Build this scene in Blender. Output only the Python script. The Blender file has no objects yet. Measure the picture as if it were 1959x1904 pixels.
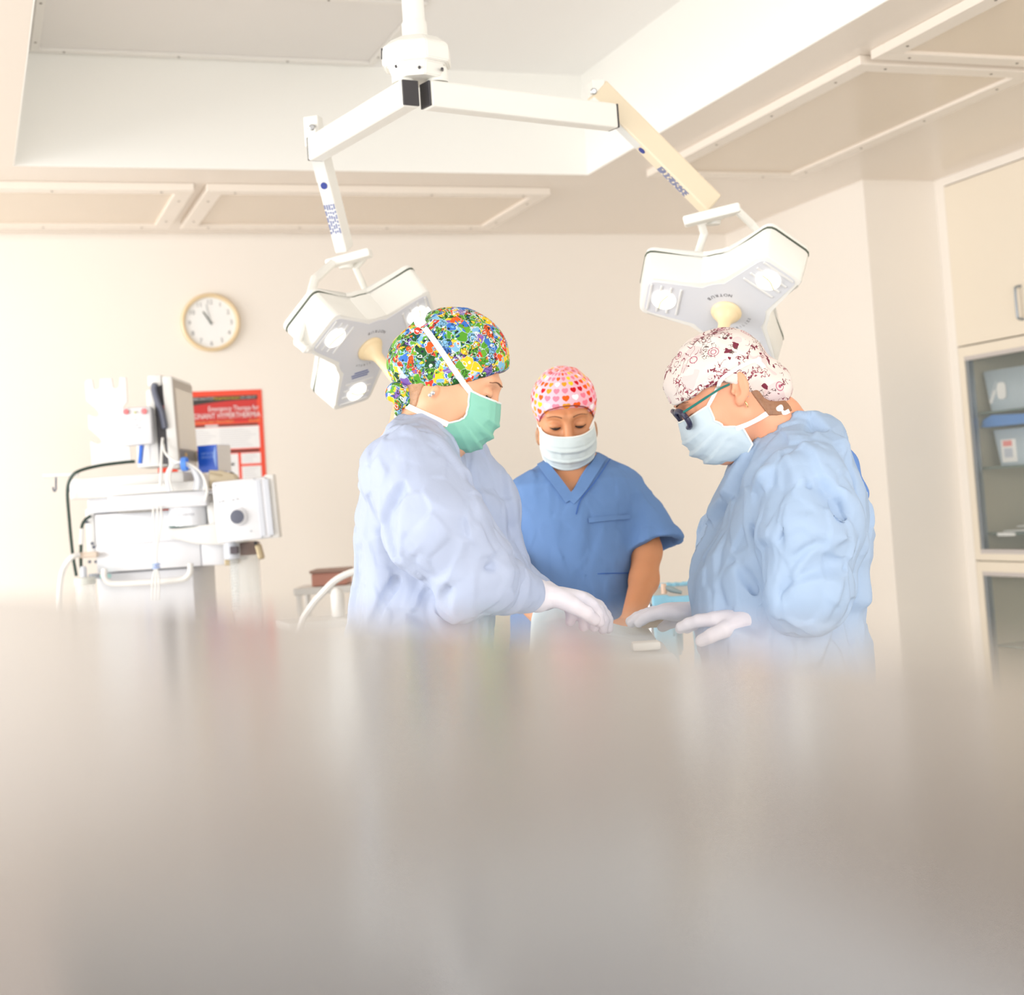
import bpy, bmesh, math, random
import numpy as np
from mathutils import Vector, Matrix

# ------------------------------------------------------------------ camera
YAW, PITCH, ROLL = np.radians([20.45, 3.486, -3.80])
FPX, PCX, PCY, EYE = 2818.7, 979.5, 783.3, 1.25      # focal length and principal point in pixels, eye height
_cy, _sy, _cp, _sp = np.cos(YAW), np.sin(YAW), np.cos(PITCH), np.sin(PITCH)
CF = np.array([_sy*_cp, _cy*_cp, _sp]); _r = np.array([_cy, -_sy, 0.0]); _u = np.cross(_r, CF)
CR = np.cos(ROLL)*_r + np.sin(ROLL)*_u
CU = -np.sin(ROLL)*_r + np.cos(ROLL)*_u
CAM = np.array([0.0, 0.0, EYE])
S = bpy.context.scene
COL = S.collection
cam_d = bpy.data.cameras.new('camera'); cam_o = bpy.data.objects.new('camera', cam_d); COL.objects.link(cam_o)
m = Matrix.Identity(4)
for i in range(3):
    m[i][0], m[i][1], m[i][2], m[i][3] = CR[i], CU[i], -CF[i], CAM[i]
cam_o.matrix_world = m
cam_d.sensor_fit = 'HORIZONTAL'; cam_d.sensor_width = 36.0
cam_d.lens = FPX/1959*36.0
cam_d.shift_x = 0.0; cam_d.shift_y = -(952-PCY)/1959
cam_d.clip_start = 0.005; cam_d.clip_end = 60
cam_d.dof.use_dof = True; cam_d.dof.focus_distance = 2.85
cam_d.dof.aperture_fstop = (cam_d.lens/1000)/0.0115
S.camera = cam_o

# ------------------------------------------------------------------ world, lights, exposure
w = bpy.data.worlds.new('daylight'); S.world = w; w.use_nodes = True
bg = w.node_tree.nodes['Background']; bg.inputs[0].default_value = (1.0, 0.995, 0.985, 1); bg.inputs[1].default_value = 0.95
def area(name, loc, target, sx, sy, power, col=(1, 1, 1)):
    d = bpy.data.lights.new(name, 'AREA'); d.shape = 'RECTANGLE'; d.size, d.size_y = sx, sy
    d.energy = power; d.color = col
    o = bpy.data.objects.new(name, d); COL.objects.link(o); o.location = loc
    o.rotation_euler = (Vector(target)-Vector(loc)).to_track_quat('-Z', 'Y').to_euler()
    return o
area('left_key_light', (-5.0, 3.9, 1.75), (2.5, 4.4, 1.6), 5.6, 2.2, 182, (1.0, 0.995, 0.985))  # added area light for the soft light from the left; no window built
area('rear_fill_light', (0.9, -1.6, 1.9), (1.3, 5.0, 1.7), 3.0, 1.6, 50, (1.0, 0.985, 0.97))  # added fill light from behind the camera; no doorway there
S.view_settings.view_transform = 'Standard'; S.view_settings.look = 'None'
S.view_settings.gamma = 1.0; S.view_settings.use_curve_mapping = False
S.view_settings.exposure = 0.80
S.cycles.max_bounces = 8; S.cycles.diffuse_bounces = 5; S.cycles.glossy_bounces = 3; S.cycles.transmission_bounces = 6; S.cycles.transparent_max_bounces = 8
S.cycles.caustics_reflective = False; S.cycles.caustics_refractive = False
S.cycles.use_denoising = True
S.cycles.sample_clamp_indirect = 6

# ------------------------------------------------------------------ helpers: projection from the surveyed camera
def ray(x, y): return CF + (x-PCX)/FPX*CR - (y-PCY)/FPX*CU
def pix(x, y, d): return CAM + d*ray(x, y)
def onz(x, y, z): q = ray(x, y); return CAM + q*(z-EYE)/q[2]
def ony(x, y, Y): q = ray(x, y); return CAM + q*Y/q[1]
def onx(x, y, X): q = ray(x, y); return CAM + q*X/q[0]
def unit(v): v = np.asarray(v, float); return v/np.linalg.norm(v)
A3 = lambda *v: np.array(v, float)

# ------------------------------------------------------------------ helpers: materials
def lin(c):
    out = []
    for v in c[:3]:
        v = v/255.0
        out.append(v/12.92 if v <= 0.04045 else ((v+0.055)/1.055)**2.4)
    return (*out, 1.0)
MATS = {}
def mat(name, rgb, rough=0.5, metal=0.0, spec=0.5, bump=None, alpha=1.0, trans=0.0, sss=0.0, var=None, coat=0.0, ior=None, emit=None):
    """Principled material. bump = (scale, strength, distance); var = (scale, amount) colour variation."""
    if name in MATS: return MATS[name]
    mt = bpy.data.materials.new(name); mt.use_nodes = True
    nt = mt.node_tree; b = nt.nodes['Principled BSDF']
    b.inputs['Base Color'].default_value = lin(rgb); b.inputs['Roughness'].default_value = rough
    b.inputs['Metallic'].default_value = metal; b.inputs['Specular IOR Level'].default_value = spec
    b.inputs['Alpha'].default_value = alpha; b.inputs['Transmission Weight'].default_value = trans
    b.inputs['Coat Weight'].default_value = coat
    if ior: b.inputs['IOR'].default_value = ior
    if sss:
        b.inputs['Subsurface Weight'].default_value = sss; b.inputs['Subsurface Radius'].default_value = (0.012, 0.005, 0.003)
        b.inputs['Subsurface Scale'].default_value = 1.0
    if emit:
        b.inputs['Emission Color'].default_value = lin(emit[0]); b.inputs['Emission Strength'].default_value = emit[1]
    tc = nt.nodes.new('ShaderNodeTexCoord')
    if var:
        n = nt.nodes.new('ShaderNodeTexNoise'); n.inputs['Scale'].default_value = var[0]; n.inputs['Detail'].default_value = 3
        nt.links.new(tc.outputs['Object'], n.inputs['Vector'])
        mx = nt.nodes.new('ShaderNodeHueSaturation'); mx.inputs['Color'].default_value = lin(rgb)
        mp = nt.nodes.new('ShaderNodeMapRange'); mp.inputs[3].default_value = 1-var[1]; mp.inputs[4].default_value = 1+var[1]
        nt.links.new(n.outputs[0], mp.inputs[0]); nt.links.new(mp.outputs[0], mx.inputs['Value'])
        nt.links.new(mx.outputs[0], b.inputs['Base Color'])
    if bump:
        n = nt.nodes.new('ShaderNodeTexNoise'); n.inputs['Scale'].default_value = bump[0]; n.inputs['Detail'].default_value = 4
        nt.links.new(tc.outputs['Object'], n.inputs['Vector'])
        bp = nt.nodes.new('ShaderNodeBump'); bp.inputs['Strength'].default_value = bump[1]; bp.inputs['Distance'].default_value = bump[2]
        nt.links.new(n.outputs[0], bp.inputs['Height']); nt.links.new(bp.outputs[0], b.inputs['Normal'])
    MATS[name] = mt
    return mt

# ------------------------------------------------------------------ helpers: objects
def tag(o, label=None, cat=None, group=None, kind=None):
    if label: o['label'] = label
    if cat: o['category'] = cat
    if group: o['group'] = group
    if kind: o['kind'] = kind
    return o
def empty(name, loc=(0, 0, 0), label=None, cat=None, group=None, rotz=0.0, parent=None):
    o = bpy.data.objects.new(name, None); COL.objects.link(o); o.location = loc; o.rotation_euler = (0, 0, rotz)
    o.empty_display_size = 0.05
    if parent: o.parent = parent
    return tag(o, label, cat, group)
def adopt(o, parent):
    """parent keeping world coordinates of data modelled in world space"""
    if parent is None: return o
    o.parent = parent
    bpy.context.view_layer.update()
    o.matrix_parent_inverse = parent.matrix_world.inverted()
    return o
def from_data(name, V, Fc, material, parent=None, smooth=True, mats=None, local=False, autosmooth=None):
    me = bpy.data.meshes.new(name)
    me.from_pydata([tuple(map(float, v)) for v in V], [], [tuple(map(int, f)) for f in Fc]) if not isinstance(V, np.ndarray) else fast(me, V, Fc)
    if mats: [me.materials.append(x) for x in mats]
    else: me.materials.append(material)
    if smooth: me.shade_smooth()
    if autosmooth is not None and smooth: me.set_sharp_from_angle(angle=math.radians(autosmooth))
    o = bpy.data.objects.new(name, me); COL.objects.link(o)
    if parent is not None:
        if local: o.parent = parent
        else: adopt(o, parent)
    return o
def fast(me, V, Q):
    nv, nq = len(V), len(Q); k = Q.shape[1]
    me.vertices.add(nv); me.vertices.foreach_set('co', np.ascontiguousarray(V, dtype=np.float32).ravel())
    me.loops.add(nq*k); me.loops.foreach_set('vertex_index', np.ascontiguousarray(Q, dtype=np.int32).ravel())
    me.polygons.add(nq); me.polygons.foreach_set('loop_start', np.arange(0, nq*k, k, dtype=np.int32))
    me.update(calc_edges=True); me.validate()

class MB:
    """collects simple solids in one mesh"""
    def __init__(s): s.bm = bmesh.new(); s.mi = 0
    def _xf(s, vs, M):
        for v in vs: v.co = M @ v.co
    def box(s, lo, hi, bev=0.0, M=None, seg=2):
        lo, hi = Vector(lo), Vector(hi)
        r = bmesh.ops.create_cube(s.bm, size=1.0); vs = r['verts']
        for v in vs: v.co = Vector((lo[i]+(v.co[i]+0.5)*(hi[i]-lo[i]) for i in range(3)))
        fs = list({f for v in vs for f in v.link_faces})
        if bev > 0:
            es = list({e for v in vs for e in v.link_edges})
            q = bmesh.ops.bevel(s.bm, geom=es, offset=bev, segments=seg, affect='EDGES', profile=0.5)
            fs = q['faces']; fs = list({f for v in q['verts'] for f in v.link_faces}); vs = list({v for f in fs for v in f.verts})
        for f in fs: f.material_index = s.mi
        if M is not None: s._xf(vs, M)
        return s
    def beam(s, a, b, wd, ht, up=(0, 0, 1), bev=0.004):
        """rectangular bar from a to b: wd across, ht along up"""
        a, b = Vector(a), Vector(b); d = (b-a); L = d.length; d.normalize()
        up = Vector(up); x = d.cross(up).normalized(); z = x.cross(d)
        M = Matrix(((x[0], d[0], z[0], a[0]), (x[1], d[1], z[1], a[1]), (x[2], d[2], z[2], a[2]), (0, 0, 0, 1)))
        return s.box((-wd/2, 0, -ht/2), (wd/2, L, ht/2), bev, M)
    def lathe(s, prof, a, axis=(0, 0, 1), n=32, cap=True):
        """profile [(r, h)] turned about axis through a"""
        a = Vector(a); ax = Vector(axis).normalized(); t = Vector((1, 0, 0)) if abs(ax.x) < 0.9 else Vector((0, 1, 0))
        x = ax.cross(t).normalized(); y = ax.cross(x)
        rings = []
        for r, h in prof:
            rings.append([s.bm.verts.new(a+ax*h+(x*math.cos(2*math.pi*i/n)+y*math.sin(2*math.pi*i/n))*max(r, 1e-5)) for i in range(n)])
        for q in range(len(rings)-1):
            for i in range(n):
                f = s.bm.faces.new((rings[q][i], rings[q][(i+1) % n], rings[q+1][(i+1) % n], rings[q+1][i])); f.material_index = s.mi
        if cap:
            for rg, rev in ((rings[0], True), (rings[-1], False)):
                f = s.bm.faces.new(rg[::-1] if rev else rg); f.material_index = s.mi
        return s
    def tube(s, pts, r, n=10, cap=True, close=False, flat=1.0, up=None):
        pts = [Vector(p) for p in pts]; rr = r if hasattr(r, '__len__') else [r]*len(pts)
        rings = []; px = None
        for i, p in enumerate(pts):
            d = (pts[min(i+1, len(pts)-1)]-pts[max(i-1, 0)]).normalized()
            if px is None:
                t = Vector(up) if up is not None else (Vector((0, 0, 1)) if abs(d.z) < 0.9 else Vector((1, 0, 0)))
                px = d.cross(t).normalized()
            px = (px-d*px.dot(d)).normalized(); py = d.cross(px)
            rings.append([s.bm.verts.new(p+(px*math.cos(2*math.pi*k/n)+py*flat*math.sin(2*math.pi*k/n))*rr[i]) for k in range(n)])
        for q in range(len(rings)-1):
            for i in range(n):
                f = s.bm.faces.new((rings[q][i], rings[q][(i+1) % n], rings[q+1][(i+1) % n], rings[q+1][i])); f.material_index = s.mi
        if cap:
            s.bm.faces.new(rings[0][::-1]).material_index = s.mi; s.bm.faces.new(rings[-1]).material_index = s.mi
        return s
    def prism(s, poly, o, ex, ey, ez, h0, h1, bev=0.0, scale1=1.0):
        """polygon in the (ex, ey) plane at o, extruded along ez from h0 to h1"""
        o, ex, ey, ez = (Vector(v) for v in (o, ex, ey, ez))
        a = [s.bm.verts.new(o+ex*p[0]+ey*p[1]+ez*h0) for p in poly]
        b = [s.bm.verts.new(o+ex*p[0]*scale1+ey*p[1]*scale1+ez*h1) for p in poly]
        fs = [s.bm.faces.new(a[::-1]), s.bm.faces.new(b)]
        n = len(poly)
        for i in range(n): fs.append(s.bm.faces.new((a[i], a[(i+1) % n], b[(i+1) % n], b[i])))
        for f in fs: f.material_index = s.mi
        if bev:
            es = list({e for f in fs[:2] for e in f.edges})
            q = bmesh.ops.bevel(s.bm, geom=es, offset=bev, segments=2, affect='EDGES', profile=0.5)
            for f in q['faces']: f.material_index = s.mi
        return s
    def face(s, pts):
        f = s.bm.faces.new([s.bm.verts.new(Vector(p)) for p in pts]); f.material_index = s.mi; return s
    def text(s, string, size, o, ex, ey, ez=None, depth=0.0, align='LEFT'):
        c = bpy.data.curves.new('t', 'FONT'); c.body = string; c.size = size; c.align_x = align; c.extrude = depth; c.resolution_u = 2
        t = bpy.data.objects.new('t', c); COL.objects.link(t)
        me = t.to_mesh(); o, ex, ey = Vector(o), Vector(ex).normalized(), Vector(ey).normalized()
        ez = ex.cross(ey)
        vs = [s.bm.verts.new(o+ex*v.co.x+ey*v.co.y+ez*v.co.z) for v in me.vertices]
        for p in me.polygons:
            try: f = s.bm.faces.new([vs[i] for i in p.vertices]); f.material_index = s.mi
            except ValueError: pass
        t.to_mesh_clear(); bpy.data.objects.remove(t); bpy.data.curves.remove(c)
        return s
    def build(s, name, material, parent=None, smooth=False, mats=None, auto=35):
        bmesh.ops.recalc_face_normals(s.bm, faces=s.bm.faces)
        me = bpy.data.meshes.new(name); s.bm.to_mesh(me); s.bm.free()
        for x in (mats or [material]): me.materials.append(x)
        if smooth:
            me.shade_smooth(); me.set_sharp_from_angle(angle=math.radians(auto))
        o = bpy.data.objects.new(name, me); COL.objects.link(o)
        return adopt(o, parent)
def spline(pts, n=8):
    """Catmull-Rom through pts"""
    P = [np.asarray(p, float) for p in pts]; P = [2*P[0]-P[1]]+P+[2*P[-1]-P[-2]]; out = []
    for i in range(1, len(P)-2):
        for k in range(n):
            t = k/n
            out.append(0.5*((2*P[i])+(-P[i-1]+P[i+1])*t+(2*P[i-1]-5*P[i]+4*P[i+1]-P[i+2])*t*t+(-P[i-1]+3*P[i]-3*P[i+1]+P[i+2])*t**3))
    out.append(P[-2]); return out
def rrect(w_, h_, r, n=4, cx=0, cy=0):
    out = []
    for sx, sy, a0 in ((1, 1, 0), (-1, 1, 90), (-1, -1, 180), (1, -1, 270)):
        for k in range(n+1):
            a = math.radians(a0+90*k/n); out.append((cx+sx*(w_/2-r)+r*math.cos(a), cy+sy*(h_/2-r)+r*math.sin(a)))
    return out

# ------------------------------------------------------------------ the room
ZS, ZT = 2.60, 3.03                     # soffit and tray heights
YB, XR, XJ, YJ = 6.97, 3.895, 4.286, 5.665   # back wall, right wall far part, right wall near part, jog
RX0, RX1, RY0, RY1 = 0.21, 2.525, 0.9, 5.66  # ceiling tray
X0, Y0 = -3.0, -1.8
wallm = mat('cream_wall_paint', (243, 237, 229), 0.55, var=(0.7, 0.015))
soff = mat('ceiling_gloss_paint', (230, 220, 209), 0.22, spec=0.6)
trayw = mat('tray_white_paint', (244, 243, 238), 0.5)
trayc = mat('tray_ceiling_paint', (243, 242, 240), 0.5)
floorm = mat('beige_vinyl_floor', (214, 210, 204), 0.35, var=(3, 0.04))
def struct(name, mb, m_):
    return tag(mb.build(name, m_), kind='structure')
struct('floor', MB().box((X0, Y0, -0.1), (XJ+0.1, YB+0.1, 0)), floorm)
struct('wall_back', MB().box((X0, YB, 0), (XR, YB+0.12, ZS)), wallm)
struct('wall_right', MB().box((XR, YJ, 0), (XJ+0.6, YB+0.12, ZS)), wallm)
b = MB()     # near right wall with an opening for the built-in cabinet
CY0, CY1, CZ0, CZ1 = 3.2, 5.45, 0.1, 2.45
b.box((XJ, 5.60, 0), (XJ+0.6, YJ, ZS)); b.box((XJ, Y0, 0), (XJ+0.6, 3.0, ZS)); b.box((XJ, 3.0, 2.56), (XJ+0.6, 5.60, ZS)); b.box((XJ, 3.0, 0), (XJ+0.6, 5.60, 0.1))
b.box((XJ+0.5, 3.0, 0.1), (XJ+0.6, 5.6, 2.56))
struct('wall_right_near', b, wallm)
b = MB()
b.box((X0, Y0, ZS), (RX0, YB, ZS+0.06)); b.box((RX1, Y0, ZS), (XJ+0.6, YJ, ZS+0.06)); b.box((RX1, YJ, ZS), (XR, YB, ZS+0.06))
b.box((RX0, RY1, ZS), (RX1, YB, ZS+0.06)); b.box((RX0, Y0, ZS), (RX1, RY0, ZS+0.06))
struct('ceiling', b, soff)
b = MB()
b.box((RX0-0.05, RY0, ZS+0.0601), (RX0, RY1, ZT)); b.box((RX1, RY0, ZS+0.0601), (RX1+0.05, RY1, ZT))
b.box((RX0-0.05, RY1, ZS+0.0601), (RX1+0.05, RY1+0.05, ZT)); b.box((RX0-0.05, RY0-0.05, ZS+0.0601), (RX1+0.05, RY0, ZT))
# painted lining of the tray sides, flush with the soffit edge
for lo, hi in (((RX0, RY0, ZS), (RX0+0.004, RY1, ZT)), ((RX1-0.004, RY0, ZS), (RX1, RY1, ZT)), ((RX0, RY1-0.004, ZS), (RX1, RY1, ZT))): b.box(lo, hi)
struct('ceiling_tray_sides', b, trayw)
struct('ceiling_tray_top', MB().box((RX0-0.05, RY0-0.05, ZT), (RX1+0.05, RY1+0.05, ZT+0.06)), trayc)

# ceiling panels: a raised frame with a sunk pane and screws
framem = mat('ceiling_frame_enamel', (238, 229, 218), 0.3)
panem = mat('ceiling_panel_pane', (222, 207, 188), 0.18, spec=0.6)
traypane = mat('tray_panel_pane', (230, 227, 224), 0.4)
trayframe = mat('tray_panel_frame', (234, 231, 226), 0.4)
screwm = mat('dull_screw_steel', (120, 112, 104), 0.4, metal=0.8)
def panel(x0, y0, x1, y1, z, wd, label, group=None, drop=0.031, fm=None, pm=None):
    fm, pm = fm or framem, pm or panem
    t = empty('ceiling_panel', ((x0+x1)/2, (y0+y1)/2, z), label, 'ceiling panel', group)
    q = MB()
    q.box((x0, y0, z-drop), (x1, y0+wd, z), 0.003); q.box((x0, y1-wd, z-drop), (x1, y1, z), 0.003)
    q.box((x0, y0+wd, z-drop), (x0+wd, y1-wd, z), 0.003); q.box((x1-wd, y0+wd, z-drop), (x1, y1-wd, z), 0.003)
    q.build('frame', fm, t)
    MB().box((x0+wd, y0+wd, z-drop+0.012), (x1-wd, y1-wd, z)).build('pane', pm, t)
    q = []
    for fx in np.arange(x0+0.12, x1, 0.42): q += [(fx, y0+wd/2), (fx, y1-wd/2)]
    for fy in np.arange(y0+0.2, y1-0.1, 0.42): q += [(x0+wd/2, fy), (x1-wd/2, fy)]
    for (sx, sy) in q: MB().lathe([(0.006, 0), (0.004, -0.003)], (sx, sy, z-drop+0.001), n=8).build('screw', screwm, t)
panel(-0.6, 5.905, 0.905, 6.70, ZS, 0.07, 'cream framed ceiling panel over the anaesthesia machine, cut by the edge of the photo', 'soffit panels')
panel(0.955, 5.905, 2.45, 6.70, ZS, 0.07, 'cream framed ceiling panel above the clock, before the back wall', 'soffit panels')
panel(2.745, 3.955, 3.475, 5.55, ZS, 0.072, 'long cream framed ceiling panel beside the tray, above the right lamp arm', 'soffit panels')
panel(2.752, 2.30, 3.475, 3.905, ZS, 0.072, 'cream framed ceiling panel cut off by the top right corner of the photo', 'soffit panels')
panel(0.285, 4.87, 1.60, 5.605, ZT, 0.03, 'pale grey ceiling panel inside the raised tray behind the lamp column', 'tray panels', 0.014, trayframe, traypane)
panel(0.285, 3.95, 1.60, 4.83, ZT, 0.03, 'pale grey tray panel right above the lamp column mount', 'tray panels', 0.014, trayframe, traypane)

# ------------------------------------------------------------------ the table the camera looks across
ZTAB = EYE-0.022
tablem = mat('polished_grey_steel', (163, 165, 174), 0.16, metal=1.0)
steelm = mat('brushed_steel', (186, 188, 190), 0.3, metal=1.0)
rubberm = mat('black_rubber', (30, 30, 32), 0.6)
ed = unit(A3(0.2445, -0.9697, 0)); en = A3(-ed[1], ed[0], 0)
en = en if en[0] > 0 else -en
c0 = A3(0.0914, 0.2567, 0)+ed*0.25-en*0.40
t = empty('instrument_table', (c0[0], c0[1], 0), 'polished grey instrument table filling the foreground below the camera', 'table', rotz=math.atan2(ed[1], ed[0]))
MT = Matrix.Translation((c0[0], c0[1], 0)) @ Matrix.Rotation(math.atan2(ed[1], ed[0]), 4, 'Z')
MB().box((-1.35, -0.40, ZTAB-0.03), (1.35, 0.40, ZTAB), 0.006, MT).build('tabletop', tablem, t)
MB().box((-1.25, -0.33, ZTAB-0.10), (1.25, 0.33, ZTAB-0.03), 0.003, MT).build('apron', steelm, t)
for sx in (-1.2, 1.2):
    for sy in (-0.29, 0.29):
        lg = MB().lathe([(0.019, 0.09), (0.019, ZTAB-0.1)], MT @ Vector((sx, sy, 0)), n=16).build('leg', steelm, t, True)
        MB().lathe([(0.035, -0.014), (0.04, -0.008), (0.04, 0.008), (0.035, 0.014)], MT @ Vector((sx, sy, 0.04)), (1, 0, 0), 20).build('caster', rubberm, lg, True)

# ------------------------------------------------------------------ ceiling mount and the two surgical lamps
enam = mat('white_enamel', (236, 235, 229), 0.3)
shade_enam = mat('shade_tinted_enamel', (226, 212, 186), 0.35)  # enamel tinted tan: the right spring arm's shade put into its colour
blackp = mat('black_plastic', (58, 56, 60), 0.35)
greyface = mat('pale_grey_face', (214, 216, 221), 0.4)
beigep = mat('beige_handle_plastic', (236, 214, 172), 0.4)
gasketm = mat('dark_gasket', (96, 104, 92), 0.6)
inkm = mat('dark_ink', (70, 70, 80), 0.6)
bluei = mat('blue_ink', (118, 128, 168), 0.6)
bluedot = mat('blue_logo_ink', (46, 62, 140), 0.5)
stickm = mat('grey_sticker', (214, 214, 210), 0.5)
lensm = mat('lit_lens', (200, 198, 190), 0.2, emit=((255, 250, 238), 0.9))
lensrib = mat('lens_rib', (196, 194, 150), 0.4)
hc = pix(797, 118, 3.56); k = 3.56/FPX
t = empty('ceiling_mount', (hc[0], hc[1], ZT), 'white ceiling column with faceted hub carrying both surgical lamps', 'lamp mount')
top = ZT-hc[2]
MB().lathe([(0.05, top-0.001), (0.05, top-0.02), (0.027, top-0.025), (0.027, 76*k)], hc, n=28).build('column', enam, t, True)
MB().lathe([(0.028, 78*k), (0.031, 72*k), (0.031, 42*k)], hc, n=28).build('collar', enam, t, True)
hb = MB().lathe([(0.045, 42*k), (0.060, 40*k), (0.0845, 24*k), (0.087, 18*k), (0.087, -10*k), (0.083, -13*k), (0.072, -13*k), (0.062, -38*k), (0.03, -38.5*k)], hc, n=8)
bmesh.ops.bevel(hb.bm, geom=list(hb.bm.edges), offset=0.0025, segments=2, affect='EDGES')
hb = hb.build('hub', enam, t)
for (x, y) in ((758, 127.5), (802.5, 129), (846, 132)):
    p = pix(x, y, 3.56-0.066 if abs(x-800) < 20 else 3.56-0.045)
    MB().lathe([(0.0035, -0.012), (0.0035, 0.0035)], p, -CF, n=10).build('screw', blackp, hb)
p = pix(737, 103, 3.56-0.03)
MB().beam(p-CU*0.013, p+CU*0.013, 0.004, 0.02, up=-CR, bev=0.001).build('slot', blackp, hb)
# the bearing blocks under the hub that carry each arm
ZA = 2.23
def lamp_arm(name, label, na, fa, cap_far, sticker_yellow, block_px, blk_d, low, low_d, head_px, head_d, e1, e2, bolt_px, yoke_paths, shade, arm_w):
    a, b_ = onz(*na, ZA), onz(*fa, ZA)
    root = empty(name, (a[0], a[1], ZA), label, 'surgical lamp')
    d = unit(b_-a); side = unit(np.cross(d, A3(0, 0, 1)))
    if side@CF > 0: side = -side
    MB().lathe([(0.026, 0.034), (0.026, 0.066), (0.022, 0.075)], a+d*0.035, n=24).build('pivot_post', enam, root, True)
    arm = MB().beam(a+d*0.001, b_, 0.046, 0.066, bev=0.006).build('horizontal_arm', enam, root)
    MB().beam(a-d*0.004, a+d*0.0012, 0.042, 0.061, bev=0.001).build('end_cap', blackp, arm)
    MB().beam(b_-d*0.001, b_+d*0.004, 0.044, 0.063, bev=0.001).build('end_cap', blackp, arm)
    if sticker_yellow:
        p = b_-d*0.075+side*0.0236
        MB().beam(p-d*0.014, p+d*0.014, 0.001, 0.03, bev=0).build('sticker', mat('pale_yellow_sticker', (247, 248, 214), 0.5), arm)
    # upright block at the far end and the spring arm hanging from it
    bp = pix(*block_px, blk_d); lo = pix(*low, low_d)
    h = unit(A3(lo[0]-bp[0], lo[1]-bp[1], 0)); hs = unit(np.cross(h, A3(0, 0, 1)))
    blk = MB().box((-0.022, -0.018, -0.052), (0.022, 0.018, 0.032), 0.004, Matrix(((hs[0], h[0], 0, bp[0]), (hs[1], h[1], 0, bp[1]), (0, 0, 1, bp[2]), (0, 0, 0, 1)))).build('bracket', enam, root)
    q = pix(*bolt_px, blk_d-0.026)
    MB().lathe([(0.0085, -0.012), (0.0085, 0.002), (0.006, 0.004)], q, -CF, n=16).build('bolt', steelm, blk, True)
    sd = unit(lo-bp); up = unit(np.cross(hs, sd)); up = up if up[2] > 0 else -up
    sa = MB().beam(bp+A3(0, 0, 0.008), lo+A3(0, 0, 0.008), arm_w, 0.062, up=up, bev=0.005).build('spring_arm', shade, root)
    L = np.linalg.norm(lo-bp); un = -up
    def under(u, v): return bp+A3(0, 0, 0.008)+sd*(L*u)+hs*v+un*0.0316
    MB().beam(under(0.20, 0), under(0.42, 0), 0.036, 0.001, up=un, bev=0).build('sticker', stickm, sa)
    MB().lathe([(0.010, -0.001), (0.010, 0.0012)], under(0.45, 0), un, 20).build('blue_badge', bluedot, sa)
    tx = MB(); hh = hs if np.dot(np.cross(sd, hs), un) > 0 else -hs
    rnd = random.Random(5)
    for row in range(5):
        u0 = 0.60
        while u0 < 0.83:
            ln = rnd.uniform(0.015, 0.05)
            tx.beam(under(u0, (row-2)*0.0068), under(min(u0+ln, 0.84), (row-2)*0.0068), 0.0042, 0.0006, up=un, bev=0); u0 += ln+0.012
    tx.build('printed_label', bluei, sa)
    # swivel below the spring arm
    MB().lathe([(0.030, -0.004), (0.034, -0.010), (0.034, -0.016), (0.022, -0.022), (0.020, -0.034)], lo+A3(0, 0, -0.012), n=28).build('swivel', enam, root, True)
    yk = MB()
    for pts, wd, ht, up_ in yoke_paths:
        P = [pix(*q_) for q_ in pts]
        for i in range(len(P)-1): yk.beam(P[i]-unit(P[i+1]-P[i])*0.006, P[i+1]+unit(P[i+1]-P[i])*0.006, wd, ht, up=up_, bev=0.006)
    yk.build('yoke', enam, root)
    # the three-lobed head
    o = pix(*head_px, head_d)
    R = 0.153
    e1 = unit(CR*e1[0]+CU*e1[1]-CF*e1[2]); e2 = unit(CR*e2[0]+CU*e2[1]-CF*e2[2])
    nn = unit(np.cross(e1, e2)); e2 = np.cross(nn, e1); e1, e2 = e1*1.072, e2*1.072
    def outline(w_, L_, inner, r=0.02):
        out = []
        for k3 in range(3):
            a0 = math.radians(90+120*k3); dx, dy = math.cos(a0), math.sin(a0); px_, py_ = -dy, dx
            ai = a0-math.radians(60)
            out += [((inner)*math.cos(ai+q), (inner)*math.sin(ai+q)) for q in (-0.30, -0.15, 0, 0.15, 0.30)] if inner else []
            for q in range(4):
                t_ = math.radians(-90+90*q/3) if False else math.radians(90*q/3)
                out.append((dx*(L_-r+r*math.sin(t_))-px_*(w_-r+r*math.cos(t_)), dy*(L_-r+r*math.sin(t_))-py_*(w_-r+r*math.cos(t_))))
            for q in range(4):
                t_ = math.radians(90-90*q/3)
                out.append((dx*(L_-r+r*math.sin(t_))+px_*(w_-r+r*math.cos(t_)), dy*(L_-r+r*math.sin(t_))+py_*(w_-r+r*math.cos(t_))))
        return out
    ol = outline(0.064, 0.208, 0.104)
    hd = MB(); hd.prism(ol, o, e1, e2, -nn, -0.004, 0.088, bev=0.005, scale1=1.055)
    hd = hd.build('lamp_head', enam, root, True, auto=28)
    ol2 = [(x*1.06, y*1.06) for x, y in ol]
    MB().prism(ol2, o, e1, e2, -nn, 0.0882, 0.0915).build('gasket', gasketm, hd)
    MB().prism([(x*1.055, y*1.055) for x, y in ol], o, e1, e2, -nn, 0.0917, 0.108, bev=0.006).build('back_cover', enam, hd, True, auto=28)
    MB().prism(outline(0.054, 0.197, 0.094), o, e1, e2, nn, 0.0035, 0.0052).build('face_panel', greyface, hd)
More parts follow.
